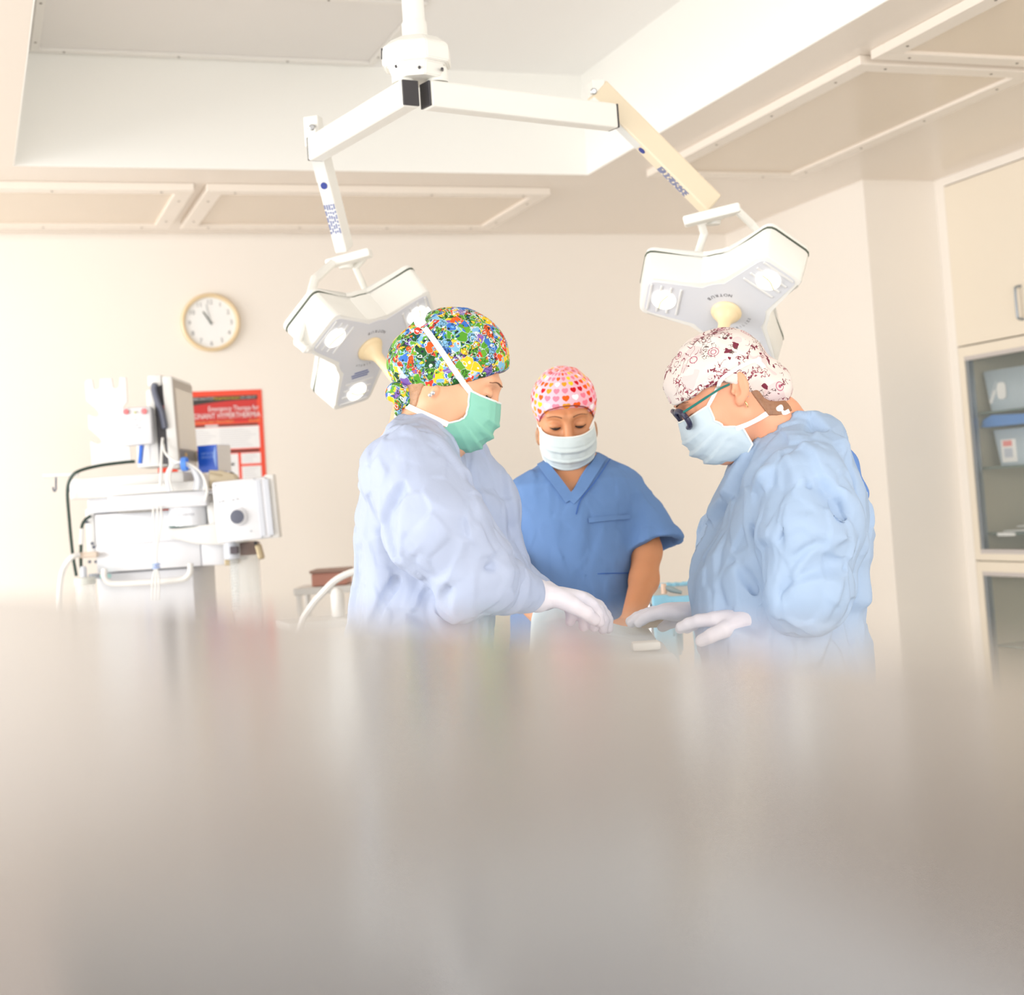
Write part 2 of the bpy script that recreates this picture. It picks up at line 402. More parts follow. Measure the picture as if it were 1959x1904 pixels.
    for k3 in range(3):
        a0 = math.radians(90+120*k3); dr = e1*math.cos(a0)+e2*math.sin(a0); sd_ = np.cross(nn, dr)
        c = o+dr*R+nn*0.005
        g = MB()
        for q in (-1.5, -0.5, 0.5, 1.5): g.beam(c-sd_*0.045+dr*q*0.024, c+sd_*0.045+dr*q*0.024, 0.006, 0.007, up=nn, bev=0.002)
        g.build('grille', mat('grille_enamel', (222, 222, 220), 0.35), hd)
        ln = MB().lathe([(0.031, -0.002), (0.031, 0.006), (0.026, 0.0085), (0.001, 0.0095)], c, nn, 28).build('lens', lensm, hd, True)
        MB().tube(spline([c+sd_*(-0.024)+dr*(-0.008)+nn*0.0095, c+dr*0.006+nn*0.0105, c+sd_*0.024+dr*0.008+nn*0.0095], 5), 0.0016, 6).build('lens_rib', lensrib, hd)
    MB().lathe([(0.038, 0.004), (0.040, 0.009), (0.037, 0.014), (0.031, 0.018), (0.028, 0.026), (0.022, 0.033), (0.018, 0.040), (0.0150, 0.052), (0.015, 0.085), (0.0185, 0.118), (0.0195, 0.145), (0.016, 0.156), (0.006, 0.160)], o, nn, 28).build('handle', beigep, hd, True)
    # curved lettering round the handle base
    ut = unit(CU-nn*(CU@nn)); rt = np.cross(ut, nn)
    for word, mid, sgn in (('BURTON', 100, -1), ('STERILIZE', -62, 1)):
        tx = MB()
        for i, ch in enumerate(word):
            an = math.radians(mid+sgn*(i-(len(word)-1)/2)*(11 if sgn < 0 else 9)); rr = 0.066 if sgn < 0 else 0.066
            dr = rt*math.cos(an)+ut*math.sin(an); ta = np.cross(nn, dr)
            # as in the photograph the words read upside down from the camera
            tx.text(ch, 0.014 if sgn < 0 else 0.010, o+dr*rr+nn*0.0057, ta if sgn > 0 else -ta*-1, -dr, align='CENTER')
        tx.build('lettering', inkm, hd)
    tx = MB(); dn = e1*math.cos(math.radians(330))+e2*math.sin(math.radians(330)); sd_ = np.cross(nn, dn)
    for row, wd in ((0, 0.030), (1, 0.034), (2, 0.026)):
        c = o+dn*(0.098-row*0.008)+nn*0.0057; tx.beam(c-sd_*wd, c+sd_*wd*0.7, 0.005, 0.0006, up=nn, bev=0)
    tx.build('warning_label', bluei, hd)
    return root, o, nn
LL = lamp_arm('surgical_lamp', 'white three-lobed surgical lamp beside the green patterned cap, hung from the white stickered arm', (785, 178), (603, 286), True, True,
    (600, 246), 4.06, (660, 483), 4.20, (705, 664), 4.10, (12.7, -56, -97), (88, 65.7, -26), (597, 244),
    [([(630, 505, 4.17), (706, 484, 4.15)], 0.045, 0.024, (0, 0, 1)), ([(634, 506, 4.15), (602, 535, 4.05), (590, 580, 3.97), (569, 656, 3.91)], 0.022, 0.026, CF), ([(569, 656, 3.91), (584, 668, 3.91), (606, 669, 4.01)], 0.020, 0.022, CF),
     ([(700, 490, 4.19), (680, 512, 4.23), (702, 560, 4.29), (745, 640, 4.31)], 0.018, 0.022, CF)], enam, 0.036)
RL = lamp_arm('surgical_lamp', 'white three-lobed surgical lamp above the maroon print cap, hung from the sloping arm tinted tan for shade', (815, 182), (1172, 225), True, False,
    (1141, 178), 3.90, (1362, 398), 3.98, (1390, 594), 3.82, (98.7, -58.9, -37.7), (65, 53.3, 87), (1136, 175),
    [([(1312, 424, 3.93), (1412, 399, 3.91)], 0.05, 0.026, (0, 0, 1)), ([(1340, 424, 3.95), (1347, 446, 3.97), (1330, 500, 3.99), (1328, 540, 3.97)], 0.020, 0.022, CF),
     ([(1410, 402, 3.91), (1437, 428, 3.95), (1490, 490, 4.01), (1528, 520, 4.01), (1520, 545, 3.97), (1500, 552, 3.93)], 0.020, 0.024, CF)], shade_enam, 0.046)

# ------------------------------------------------------------------ wall clock and poster
white = mat('clock_white', (244, 245, 245), 0.4)
wood = mat('pale_gold_rim', (226, 204, 166), 0.35)
def wpt(x, y): p = ony(x, y, YB); return p
cc = wpt(402, 618); cr = 0.137
t = empty('wall_clock', (cc[0], YB, cc[2]), 'round wall clock with pale gold rim reading just before eleven', 'clock')
MB().lathe([(cr-0.014, 0.0), (cr, 0.004), (cr+0.002, 0.022), (cr-0.006, 0.030), (cr-0.016, 0.026), (cr-0.018, 0.014)], (cc[0], YB, cc[2]), (0, -1, 0), 56, cap=False).build('rim', wood, t, True)
MB().lathe([(cr-0.010, 0.001), (cr-0.010, 0.0135), (0.0001, 0.0136)], (cc[0], YB, cc[2]), (0, -1, 0), 48).build('dial', white, t)
ft = YB-0.0142
for n in range(1, 13):
    a = math.radians(90-30*n)
    b = MB(); b.text(str(n), 0.030, (cc[0]+0.098*math.cos(a), ft, cc[2]+0.098*math.sin(a)-0.010), (1, 0, 0), (0, 0, 1), align='CENTER')
    b.build('numeral', mat('grey_numerals', (120, 122, 126), 0.5), t)
def hand(nm, deg, L, wd, m_, off):
    a = math.radians(deg); d = A3(math.cos(a), 0, math.sin(a)); o = A3(cc[0], YB-off, cc[2])
    MB().beam(o-d*0.012, o+d*L, wd, 0.001, up=(0, -1, 0), bev=0).build(nm, m_, t)
hand('hour_hand', 122, 0.062, 0.0065, mat('dark_green_hand', (62, 74, 64), 0.4), 0.0155)
hand('minute_hand', 101, 0.088, 0.004, mat('grey_hand', (176, 180, 180), 0.4), 0.017)
MB().lathe([(0.006, 0), (0.005, 0.005)], (cc[0], YB-0.0150, cc[2]), (0, -1, 0), 14).build('hub', mat('dark_green_hand', (62, 74, 64)), t)

red = mat('poster_red', (238, 74, 44), 0.4); redd = mat('poster_deep_red', (206, 44, 40), 0.4)
pbl = mat('poster_black', (52, 46, 42), 0.4); pye = mat('poster_yellow', (244, 204, 20), 0.4); pwh = mat('poster_white', (240, 241, 243), 0.4)
por = mat('poster_orange', (246, 172, 92), 0.4); pgr = mat('poster_grey', (206, 206, 208), 0.4)
p0 = wpt(500, 745); PW, PH = 0.50, 0.66
px1, pz1 = p0[0], p0[2]; px0, pz0 = px1-PW, pz1-PH
t = empty('wall_poster', (px1-PW/2, YB, pz0), 'red emergency therapy poster on the back wall behind the monitor', 'poster')
MB().box((px0, YB-0.003, pz0), (px1, YB, pz1)).build('sheet', red, t)
def prect(nm, x0, x1, z0, z1, m_, lay=1):
    return MB().box((px0+x0, YB-0.003-0.0006*lay, pz1-z1), (px0+x1, YB-0.003, pz1-z0)).build(nm, m_, t)
prect('black_band', 0.0, 0.478, 0.026, 0.046, pbl); prect('title_field', 0, 0.474, 0.046, 0.150, redd)
b = MB(); sw = [(px0, pz1-0.046)]+[(px0+0.46*i/12, pz1-0.046-0.052*(1-i/12)**2) for i in range(13)]
b.face([(x, YB-0.0044, z) for x, z in sw]); b.build('dark_swoosh', pbl, t)
def ptext(nm, s, size, xr, z, m_, lay=3, al='RIGHT', sx=1.0):
    b_ = MB(); b_.text(s, size, (0, 0, 0), (1, 0, 0), (0, 0, 1), align=al)
    for v in b_.bm.verts: v.co = Vector((px0+xr+v.co.x*sx, YB-0.003-0.0008*lay, pz1-z+v.co.z))
    return b_.build(nm, m_, t)
ptext('hotline_text', 'Hotline', 0.020, 0.175, 0.0425, pye); ptext('hotline_number', '1-800-644-9737', 0.017, 0.272, 0.0415, pgr)
ptext('outside_text', 'Outside North America', 0.017, 0.395, 0.0415, pye, sx=0.75); ptext('outside_number', '00-1-209-417', 0.016, 0.470, 0.0415, pgr, sx=0.8)
ptext('title', 'Emergency Therapy for', 0.034, 0.482, 0.096, pwh, sx=0.74); ptext('title', 'MALIGNANT HYPERTHERMIA', 0.036, 0.488, 0.130, pwh, sx=0.80)
ptext('subtitle', 'DIAGNOSIS AND TREATMENT', 0.016, 0.36, 0.152, por, sx=0.95); ptext('subtitle', 'REVISED', 0.015, 0.486, 0.152, por)
prect('heading_bar', 0.09, 0.474, 0.160, 0.169, pbl); prect('heading_chip', 0.225, 0.285, 0.159, 0.170, pgr, 2)
prect('text_panel', 0.09, 0.478, 0.172, 0.276, pwh); prect('heading_bar', 0.09, 0.474, 0.283, 0.294, pbl)
prect('text_panel', 0.09, 0.372, 0.300, 0.640, pwh); prect('text_panel', 0.386, 0.478, 0.300, 0.350, pwh); prect('text_panel', 0.386, 0.478, 0.362, 0.470, pwh); prect('text_panel', 0.386, 0.478, 0.482, 0.640, pwh)
prect('heading_bar', 0.30, 0.352, 0.345, 0.355, pbl, 2)
b = MB()
for (x0, x1, z0, z1) in ((0.11, 0.275, 0.182, 0.268), (0.29, 0.465, 0.182, 0.268), (0.11, 0.36, 0.31, 0.63), (0.395, 0.47, 0.308, 0.345), (0.395, 0.47, 0.370, 0.46)):
    z = z0
    while z < z1:
        b.box((px0+x0, YB-0.0044, pz1-z-0.0026), (px0+x0+(x1-x0)*random.Random(int(z*1e4)).uniform(0.6, 1), YB-0.003, pz1-z)); z += 0.010
b.build('small_print', mat('poster_small_print', (212, 213, 217), 0.5), t)

# ------------------------------------------------------------------ anaesthesia machine (its face is square to the camera's heading)
HX = _r.copy(); HY = A3(_sy, _cy, 0); HZ = A3(0, 0, 1)
plas = mat('white_plastic', (222, 223, 227), 0.35); plasw = mat('warm_white_plastic', (228, 227, 224), 0.35)
plasg = mat('cool_grey_plastic', (200, 204, 212), 0.4); slotm = mat('slot_grey', (176, 182, 188), 0.5)
dkgreen = mat('dark_green_hose', (46, 66, 58), 0.45); bluew = mat('blue_strap', (84, 140, 230), 0.5); tanp = mat('tan_plastic', (214, 200, 172), 0.45)
navyg = mat('slate_grey_plastic', (92, 96, 112), 0.45); dark = mat('dark_seam', (70, 78, 76), 0.5); brass = mat('dull_brass', (176, 160, 130), 0.35, metal=0.7)
clear = mat('clear_plastic', (232, 236, 236), 0.08, alpha=0.32); teal = mat('pale_teal', (176, 226, 222), 0.4)
MD = 5.45
def cM(x, y, d, rz=0.0, tilt=0.0):
    o = pix(x, y, d); R = np.array([HX, HY, HZ]).T
    if tilt:
        c_, s_ = math.cos(tilt), math.sin(tilt); R = R @ np.array([[c_, 0, -s_], [0, 1, 0], [s_, 0, c_]])
    if rz:
        c_, s_ = math.cos(rz), math.sin(rz); R = R @ np.array([[c_, -s_, 0], [s_, c_, 0], [0, 0, 1]])
    return Matrix([[*R[i], o[i]] for i in range(3)]+[[0, 0, 0, 1]])
def cbox(mb, x, y, w_, h_, d, dep, bev=0.004, rz=0.0, tilt=0.0):
    """box whose front face is centred on the sight line (x, y) at depth d; w_, h_ in photo pixels there"""
    k_ = d/FPX; return mb.box((-w_*k_/2, 0, -h_*k_/2), (w_*k_/2, dep, h_*k_/2), bev, cM(x, y, d, rz, tilt))
g0 = pix(300, 1000, MD+0.25)
am = empty('anaesthesia_machine', (g0[0], g0[1], 0), 'white anaesthesia machine standing by the back wall under the clock', 'medical machine', rotz=-YAW)
cbox(MB(), 242, 929, 220, 40, MD, 0.50, 0.008).build('top_shelf', plasw, am, True)
cbox(MB(), 300, 934, 190, 18, MD-0.07, 0.045, 0.006).build('front_rail', plasw, am, True)
cbox(MB(), 300, 959, 188, 30, MD-0.068, 0.20, 0.006).build('front_rail', plas, am, True)
cbox(MB(), 200, 958, 66, 46, MD+0.06, 0.40, 0.004).build('neck', plas, am)
cbox(MB(), 300, 973.5, 150, 4, MD+0.0, 0.1, 0).build('shadow_gap', dark, am)
cbox(MB(), 290, 1008, 216, 60, MD+0.02, 0.46, 0.006).build('upper_cabinet', plas, am, True)
cbox(MB(), 284, 1064, 200, 52, MD+0.02, 0.46, 0.006).build('drawer', plas, am, True)
cbox(MB(), 408, 1056, 46, 51, MD+0.02, 0.46, 0.005).build('drawer', plas, am, True)
cbox(MB(), 173, 1020, 16, 92, MD+0.10, 0.36, 0.004).build('side_column', plasw, am, True)
for (x, y) in ((166, 999), (177, 1040), (180, 1047), (172, 1075), (184, 1075)): MB().lathe([(0.006, 0), (0.006, -0.006)], pix(x, y, MD+0.1), HY, 10).build('screw', navyg, am)
k_ = (MD+0.2)/FPX; zb = pix(280, 1092, MD+0.04)[2]
cb = cM(282, 1092, MD+0.06); MB().box((-0.19, 0, -(zb-0.16)), (0.17, 0.40, 0.0), 0.006, cb).build('pedestal', plas, am, True)
MB().box((-0.29, -0.06, -(zb-0.09)), (0.29, 0.50, -(zb-0.16)), 0.02, cb).build('base', plasg, am, True)
for sx in (-0.25, 0.25):
    for sy in (-0.02, 0.46): MB().lathe([(0.03, -0.015), (0.045, -0.01), (0.045, 0.01), (0.03, 0.015)], cb @ Vector((sx, sy, -(zb-0.045))), HX, 18).build('caster', rubberm, am, True)
rail = [pix(x, y, MD-0.03) for x, y in ((200, 1088), (200, 1104), (207, 1114), (225, 1117), (290, 1114), (345, 1109), (358, 1103), (364, 1094), (364, 1078))]
MB().tube(spline(rail, 6), 0.011, 12).build('push_handle', plasw, am, True)
# swivel housing with lettering and the arm that carries the display
sh = MB().lathe([(0.068, -0.040), (0.070, -0.038), (0.070, 0.036), (0.068, 0.038)], pix(361, 986, MD+0.02), HZ, 36).build('swivel_housing', mat('silver_white', (228, 230, 234), 0.25, spec=0.7), am, True)
for y in (966, 1006): MB().lathe([(0.071, -0.003), (0.071, 0.003)], pix(361, y, MD+0.02), HZ, 36).build('ring', mat('dark_green_ring', (44, 84, 72), 0.4), sh, True)
b = MB(); b.text('NICOSTAR', 0.0135, pix(338, 988.5, MD-0.053), HX, HZ); b.build('lettering', mat('grey_lettering', (150, 152, 158)), sh)
b = MB(); kk = MD/FPX
arm = [(-68, -12), (66, -20), (76, 22), (40, 24), (-14, 20), (-64, 4)]
b.prism([(x*kk, -y*kk) for x, y in arm], pix(395, 1020, MD+0.02), HX, HZ, HY, -0.06, 0.07, bev=0.006); b.build('display_arm', plasw, am, True)
cbox(MB(), 412, 990, 30, 62, MD-0.02, 0.10, 0.008, tilt=0.06).build('display_arm', plasw, am, True)
# display unit seen from behind, tilted
DT = 0.045
dm = cbox(MB(), 462, 976, 104, 118, MD-0.14, 0.06, 0.008, tilt=DT).build('display_housing', plas, am, True)
k2 = (MD-0.14)/FPX; dM = cM(462, 976, MD-0.14, 0, DT)
MB().box((48*k2, 0.012, -60*k2), (66*k2, 0.075, 62*k2), 0.004, dM).build('display_bezel', plasw, am, True)
for x in (37, 52): MB().box(((x-5)*k2, -0.004, -54*k2), ((x+5)*k2, 0.001, 54*k2), 0.002, dM).build('rib', plasg, dm)
b = MB()
for c3 in range(3):
    for r4 in range(4): b.box(((-43+c3*17)*k2, -0.0015, (44-r4*5.6)*k2), ((-30+c3*17)*k2, 0.001, (46-r4*5.6)*k2))
b.build('vent_slots', slotm, dm)
MB().lathe([(17*k2, 0.002), (17*k2, -0.012), (14*k2, -0.016)], dM @ Vector((-8*k2, 0, -12*k2)), HY, 32).build('speaker_rim', plas, dm, True)
MB().lathe([(13.2*k2, 0.0), (13.2*k2, -0.018), (11*k2, -0.019)], dM @ Vector((-8*k2, 0, -12*k2)), HY, 32).build('speaker_grille', navyg, dm, True)
for x, z in ((-46, 52), (30, 56), (34, -56), (-40, 20), (-34, 21), (-14, 21), (-6, 22), (14, -42)): MB().lathe([(0.0035, 0.001), (0.003, -0.003)], dM @ Vector((x*k2, 0, z*k2)), HY, 8).build('screw', slotm, dm)
# absorber on the right side
ab = MB().lathe([(0.052, -0.33), (0.055, -0.32), (0.055, 0.0), (0.05, 0.004)], pix(468, 1062, MD+0.10), HZ, 28).build('absorber_canister', clear, am, True)
MB().lathe([(0.057, 0.0), (0.06, 0.005), (0.06, 0.045), (0.05, 0.05)], pix(468, 1062, MD+0.10), HZ, 28).build('absorber_cap', mat('mauve_grey_plastic', (150, 132, 128), 0.45), am, True)
MB().lathe([(0.026, -0.05), (0.03, -0.048), (0.03, 0.03), (0.024, 0.034)], pix(443, 1044, MD-0.02), HZ, 20).build('valve', plasg, am, True)
cbox(MB(), 447, 1053, 15, 14, MD-0.06, 0.04, 0.003).build('valve_block', mat('dark_mauve', (84, 76, 82), 0.4), am)
b = MB().lathe(sum([[(0.014, -0.004-0.011*i), (0.018, -0.0095-0.011*i)] for i in range(18)], []), pix(447, 1066, MD-0.03), HZ, 18); b.build('corrugated_tube', clear, am, True)
cbox(MB(), 495, 1056, 10, 30, MD-0.04, 0.05, 0.006, tilt=0.2).build('lever', brass, am)
MB().tube([pix(488, 1036, MD-0.02), pix(492, 1048, MD-0.02)], 0.006, 8).build('lever_pin', blackp, am)
cbox(MB(), 434, 1062, 10, 40, MD+0.0, 0.2, 0.002).build('side_bracket', brass, am)
# notched white rack standing on the shelf
poly = [(-41, 82), (-41, -2), (-38, 0)]
L = [(-37, -85), (-41, -79), (-40, -43), (-22, -27), (-15, -17), (-17, -10), (-24, -9), (-36, -16), (-38, -14), (-38, 12), (-16, 32), (-13, 39), (-16, 44), (-22, 45), (-34, 36), (-36, 38), (-35, 85)]
Rr = [(42, 85), (40, -10), (34, -6), (26, -12), (28, -22), (40, -36), (40, -84), (28, -86), (26, -66), (20, -61), (13, -64), (12, -84), (-11, -85), (-12, -66), (-18, -62), (-25, -64), (-26, -84)]
b = MB(); b.prism([(x*MD/FPX, -y*MD/FPX) for x, y in L+Rr], pix(206, 806, MD+0.14), HX, HZ, HY, 0.0, 0.012, bev=0.002); b.build('tubing_rack', plasw, am)
# hook bar at the left
hk = MB().tube([pix(83, 910, MD+0.02), pix(150, 907, MD+0.02)], 0.009, 12).build('hook_bar', plasw, am, True)
for x in (106, 133):
    P = [pix(x+dx, y, MD+0.02) for dx, y in ((1, 910), (1, 930), (1, 936), (-1.5, 940), (-4, 937), (-4.5, 932))]
    MB().tube(spline(P, 4), 0.0035, 8).build('hook', navyg, hk, True)
cbox(MB(), 167, 1062, 36, 11, MD-0.02, 0.03, 0.004).build('suction_port', mat('taupe_plastic', (206, 190, 174), 0.4), am)
cbox(MB(), 200, 1103, 18, 8, MD-0.02, 0.03, 0.003).build('teal_connector', teal, am)

# suction jar hanging at the left
MB().lathe([(0.030, -0.24), (0.034, -0.235), (0.036, 0.0)], pix(163, 1118, MD-0.04), HZ, 24).build('suction_jar', clear, am, True); t = bpy.data.objects['suction_jar']
MB().lathe([(0.038, 0.0), (0.039, 0.004), (0.039, 0.022), (0.034, 0.026)], pix(163, 1118, MD-0.04), HZ, 24).build('lid', mat('grey_lid', (206, 208, 202), 0.4), t, True)
MB().lathe([(0.012, 0.026), (0.012, 0.06), (0.008, 0.066)], pix(161, 1118, MD-0.04), HZ, 14).build('spout', plasg, t, True)
MB().beam(pix(172, 1103, MD-0.03), pix(188, 1102, MD+0.06), 0.012, 0.02).build('bracket', plasg, t)
def cable(name, pts, r, m_, label=None, cat=None, group=None, n=8, parent=None):
    P = [pix(*p) for p in pts]
    o = MB().tube(spline(P, 8), r, n).build(name, m_, parent, True)
    return tag(o, label, cat, group)
cable('black_hose', [(258, 883, MD+0.10), (235, 885, MD+0.08), (190, 891, MD+0.02), (152, 901, MD-0.04), (136, 914, MD-0.04), (129, 940, MD-0.035), (133, 1000, MD-0.01), (139, 1060, MD+0.02), (146, 1102, MD+0.03)], 0.0062, dkgreen, 'dark green hose running over the machine shelf and down past the hooks', 'hose')
cable('side_hose', [(172, 988, MD+0.10), (162, 996, MD+0.06), (156, 1012, MD+0.04), (155, 1050, MD+0.02), (155, 1082, MD-0.02), (158, 1096, MD-0.02)], 0.0062, dkgreen, parent=am)
MB().tube([pix(157, 1012, MD+0.03), pix(155, 1042, MD+0.015)], 0.0085, 10).build('white_sleeve', plasw, bpy.data.objects['side_hose'], True)
cable('white_suction_hose', [(152, 1061, MD-0.02), (138, 1066, MD-0.035), (125, 1082, MD-0.03), (117, 1105, MD-0.04), (113, 1150, MD-0.04), (112, 1210, MD-0.04)], 0.010, plasw, parent=am)
# hanging white leads with pale blue tie
t = empty('hanging_leads', tuple(pix(298, 1084, MD-0.1)), 'thin white leads hanging in front of the drawers, held by pale blue ties', 'cable')
for q, (xa, xb, xc) in enumerate(((293, 297, 292), (301, 299, 298), (308, 300, 304))):
    MB().tube(spline([pix(xa, 968, MD-0.08), pix(xa+0.5, 1000, MD-0.09), pix(xb, 1050, MD-0.09), pix(xb, 1082, MD-0.09), pix(xc, 1110, MD-0.09), pix(xc-1, 1150, MD-0.09)], 6), 0.0035, 8).build('lead', plasw, t, True)
for y in (1080, 1086): MB().lathe([(0.013, -0.004), (0.016, 0), (0.013, 0.004)], pix(298.5, y, MD-0.09), HZ, 14).build('tie', mat('pale_blue_tie', (168, 190, 236), 0.5), t, True)

# patient monitor standing on the shelf, screen turned to the right
hd_ = unit(-HX*0.012+HY); tk = unit(np.cross(HZ, hd_)); tk = tk if tk@HX < 0 else -tk   # screen direction and thickness (towards the left)
mo = pix(343, 896, MD-0.02); kk = MD/FPX; MH = 178*kk; lean = unit(HZ-HX*0.03)
t = empty('patient_monitor', tuple(mo), 'patient monitor seen edge-on with pale screen facing right, on the machine shelf', 'monitor')
def mbox(mb, a0, a1, b0, b1, c0, c1, bev=0.003):
    """a along the screen, b thickness to the left, c up"""
    M = Matrix([[hd_[i], tk[i], lean[i], mo[i]] for i in range(3)]+[[0, 0, 0, 1]])
    return mb.box((a0, b0, c0), (a1, b1, c1), bev, M)
mbox(MB(), 0, 0.34, 0.0, 0.038, 0.0, MH, 0.006).build('front_shell', plasw, t, True)
mbox(MB(), 0.012, 0.33, 0.036, 0.075, 0.02, MH-0.004, 0.004).build('rear_shell', mat('charcoal_plastic', (72, 70, 74), 0.5), t)
mbox(MB(), 0.006, 0.334, -0.004, 0.001, 0.03, MH-0.012, 0.002).build('bezel', mat('taupe_bezel', (178, 168, 158), 0.35), t)
mbox(MB(), 0.022, 0.318, -0.0055, -0.003, 0.075, MH-0.045, 0).build('screen', mat('pale_screen', (226, 216, 202), 0.08, spec=0.6), t)
mbox(MB(), 0.008, 0.332, -0.0052, -0.003, 0.034, 0.070, 0).build('control_strip', mat('dark_grey_strip', (104, 100, 100), 0.4), t)
mbox(MB(), 0.10, 0.125, -0.0065, -0.004, 0.045, 0.060, 0).build('gold_badge', mat('gold_badge', (226, 178, 84), 0.4), t)
MB().lathe([(0.016, 0), (0.016, 0.016), (0.012, 0.02)], mo+hd_*0.30-tk*0.002+lean*0.05, -tk, 18).build('control_knob', tanp, t, True)
P = [mo+tk*0.074+lean*(MH*q)+hd_*0.0-tk*dx for q, dx in ((0.90, 0.0), (0.80, 0.004), (0.66, -0.004), (0.54, -0.02), (0.45, -0.03))]
P = [mo-hd_*0.004+lean*(MH*q)+tk*b for q, b in ((0.93, 0.062), (0.86, 0.068), (0.74, 0.060), (0.62, 0.048), (0.50, 0.042), (0.43, 0.040))]
MB().tube(spline(P, 6), [0.008]+[0.017]*29+[0.010], 10, flat=0.7).build('carry_handle', navyg, t, True)
# rear module rack left of the monitor
rk = MB(); cbox(rk, 295, 728, 26, 22, MD, 0.10, 0.006); rk.build('top_lug', plasw, t, True)
cbox(MB(), 300, 818, 36, 150, MD+0.02, 0.16, 0.01).build('module_rack', plasw, t, True)
cbox(MB(), 284, 872, 44, 44, MD+0.06, 0.16, 0.004).build('rack_foot', plasw, t, True)
for y, m_ in ((782, mat('soft_red', (226, 120, 124), 0.4)), (797, plasg), (812, plasg), (826, plasg)): MB().lathe([(0.012, 0), (0.012, -0.014), (0.009, -0.018)], pix(315, y, MD+0.02), HY, 16).build('socket', m_, t, True)
MB().lathe([(0.009, 0), (0.009, -0.006)], pix(302, 794, MD+0.02), HY, 16).build('socket', mat('grey_socket', (176, 180, 174)), t)
# connector box with two red sockets
t = empty('connector_box', tuple(pix(261, 852, MD-0.02)), 'white connector box with two red sockets between the notched rack and the monitor', 'medical device')
cbox(MB(), 261, 815, 58, 73, MD-0.05, 0.055, 0.010).build('housing', plas, t, True)
for x, y in ((241, 788), (276, 787)): MB().lathe([(0.0105, 0.001), (0.0105, -0.005), (0.006, -0.006)], pix(x, y, MD-0.05), HY, 18).build('red_socket', mat('soft_red', (226, 120, 124), 0.4), t, True)
MB().lathe([(0.004, 0.001), (0.004, -0.004)], pix(259, 789, MD-0.05), HY, 10).build('indicator', mat('olive_led', (186, 190, 120)), t)
rr = random.Random(3); b = MB()
for i in range(16):
    x, y = 252+rr.uniform(0, 18), 802+rr.uniform(0, 36); cbox(b, x, y, rr.uniform(3, 9), 1.2, MD-0.0512, 0.002, 0)
b.build('diagram', slotm, t)
cbox(MB(), 268, 868, 6, 38, MD-0.01, 0.03, 0.002, tilt=-0.14).build('blue_clip', mat('bright_blue_plastic', (40, 108, 220), 0.4), t)
# cable coil hung with a blue strap
t = empty('cable_coil', tuple(pix(352, 935, MD-0.1)), 'coil of white monitor cables gathered by a blue strap', 'cable')
for i in range(6):
    e = i*3.2; dd = MD-0.10-0.012*(i % 3)
    P = [pix(322+e*0.5, 940, dd), pix(318+e*0.4, 915, dd), pix(325+e*0.3, 893, dd), pix(345, 886-e*0.15, dd), pix(360+e*0.4, 892-e*0.1, dd), pix(370+e*0.9, 905, dd), pix(374+e*1.1, 920, dd), pix(371+e*1.2, 938, dd)]
    MB().tube(spline(P, 6), 0.0045, 8).build('cable', plasw if i % 2 else plasg, t, True)
MB().lathe([(0.024, -0.010), (0.026, -0.008), (0.026, 0.008), (0.024, 0.010)], pix(353, 888, MD-0.115), HX, 20, cap=False).build('strap', bluew, t, True)
MB().tube(spline([pix(312, 850, MD-0.03), pix(316, 866, MD-0.07), pix(330, 880, MD-0.09), pix(345, 885, MD-0.1)], 6), 0.0045, 8).build('cable', plasw, t, True)
MB().tube(spline([pix(386, 906, MD-0.12), pix(393, 922, MD-0.13), pix(396, 940, MD-0.13), pix(392, 958, MD-0.12)], 6), 0.0045, 8).build('cable', plasw, t, True)
MB().tube(spline([pix(311, 838, MD-0.03), pix(309, 870, MD-0.05), pix(308, 905, MD-0.08), pix(307, 930, MD-0.09)], 6), 0.005, 8).build('cable', plasw, t, True)
# beige unit and the blue carton on it
t = empty('beige_unit', tuple(pix(420, 922, MD+0.1)), 'beige plastic unit lying on the machine shelf under the blue carton', 'medical device')
b = MB(); kk = (MD+0.05)/FPX
b.prism([(x*kk, -y*kk) for x, y in ((-8, -15), (10, -13), (38, -4), (42, 6), (30, 16), (-8, 17))], pix(408, 914, MD-0.02), HX, HZ, HY, 0, 0.085, bev=0.006); b.build('housing', tanp, t, True)
cbox(MB(), 416, 920, 34, 28, MD+0.066, 0.15, 0.003).build('rear_riser', tanp, t)
cbox(MB(), 404, 942, 76, 6, MD-0.03, 0.26, 0.002).build('side_ledge', plas, am)
b = MB(); b.beam(pix(401, 905, MD-0.022), pix(425, 910, MD-0.022), 0.004, 0.004); b.build('groove', mat('dark_tan', (190, 174, 142)), t)
MB().tube(spline([pix(436, 910, MD+0.08), pix(442, 906, MD+0.06), pix(449, 911, MD+0.04), pix(455, 920, MD+0.04)], 6), 0.007, 8).build('lead', blackp, t, True)
k3 = (MD+0.09)/FPX; bm_ = cM(397, 877, MD+0.095, rz=-0.32)
t = empty('carton', tuple(pix(397, 902, MD+0.12)), 'blue carton with white end panel standing right of the monitor', 'box')
MB().box((-21*k3, 0, -26.5*k3), (21*k3, 0.10, 25*k3), 0.001, bm_).build('carton_body', mat('carton_blue', (10, 84, 205), 0.35), t)
MB().box((20.9*k3, 0.002, -26*k3), (21.8*k3, 0.10, 24.6*k3), 0, bm_).build('end_panel', mat('carton_white', (228, 224, 222), 0.45), t)
b = MB()
b.text('OPTICURE', 0.0125, bm_ @ Vector((-13*k3, -0.0006, 7*k3)), bm_.to_3x3() @ Vector((1, 0, 0)), (0, 0, 1)); b.text('ENCLOTES', 0.0125, bm_ @ Vector((-13*k3, -0.0006, 0*k3)), bm_.to_3x3() @ Vector((1, 0, 0)), (0, 0, 1))
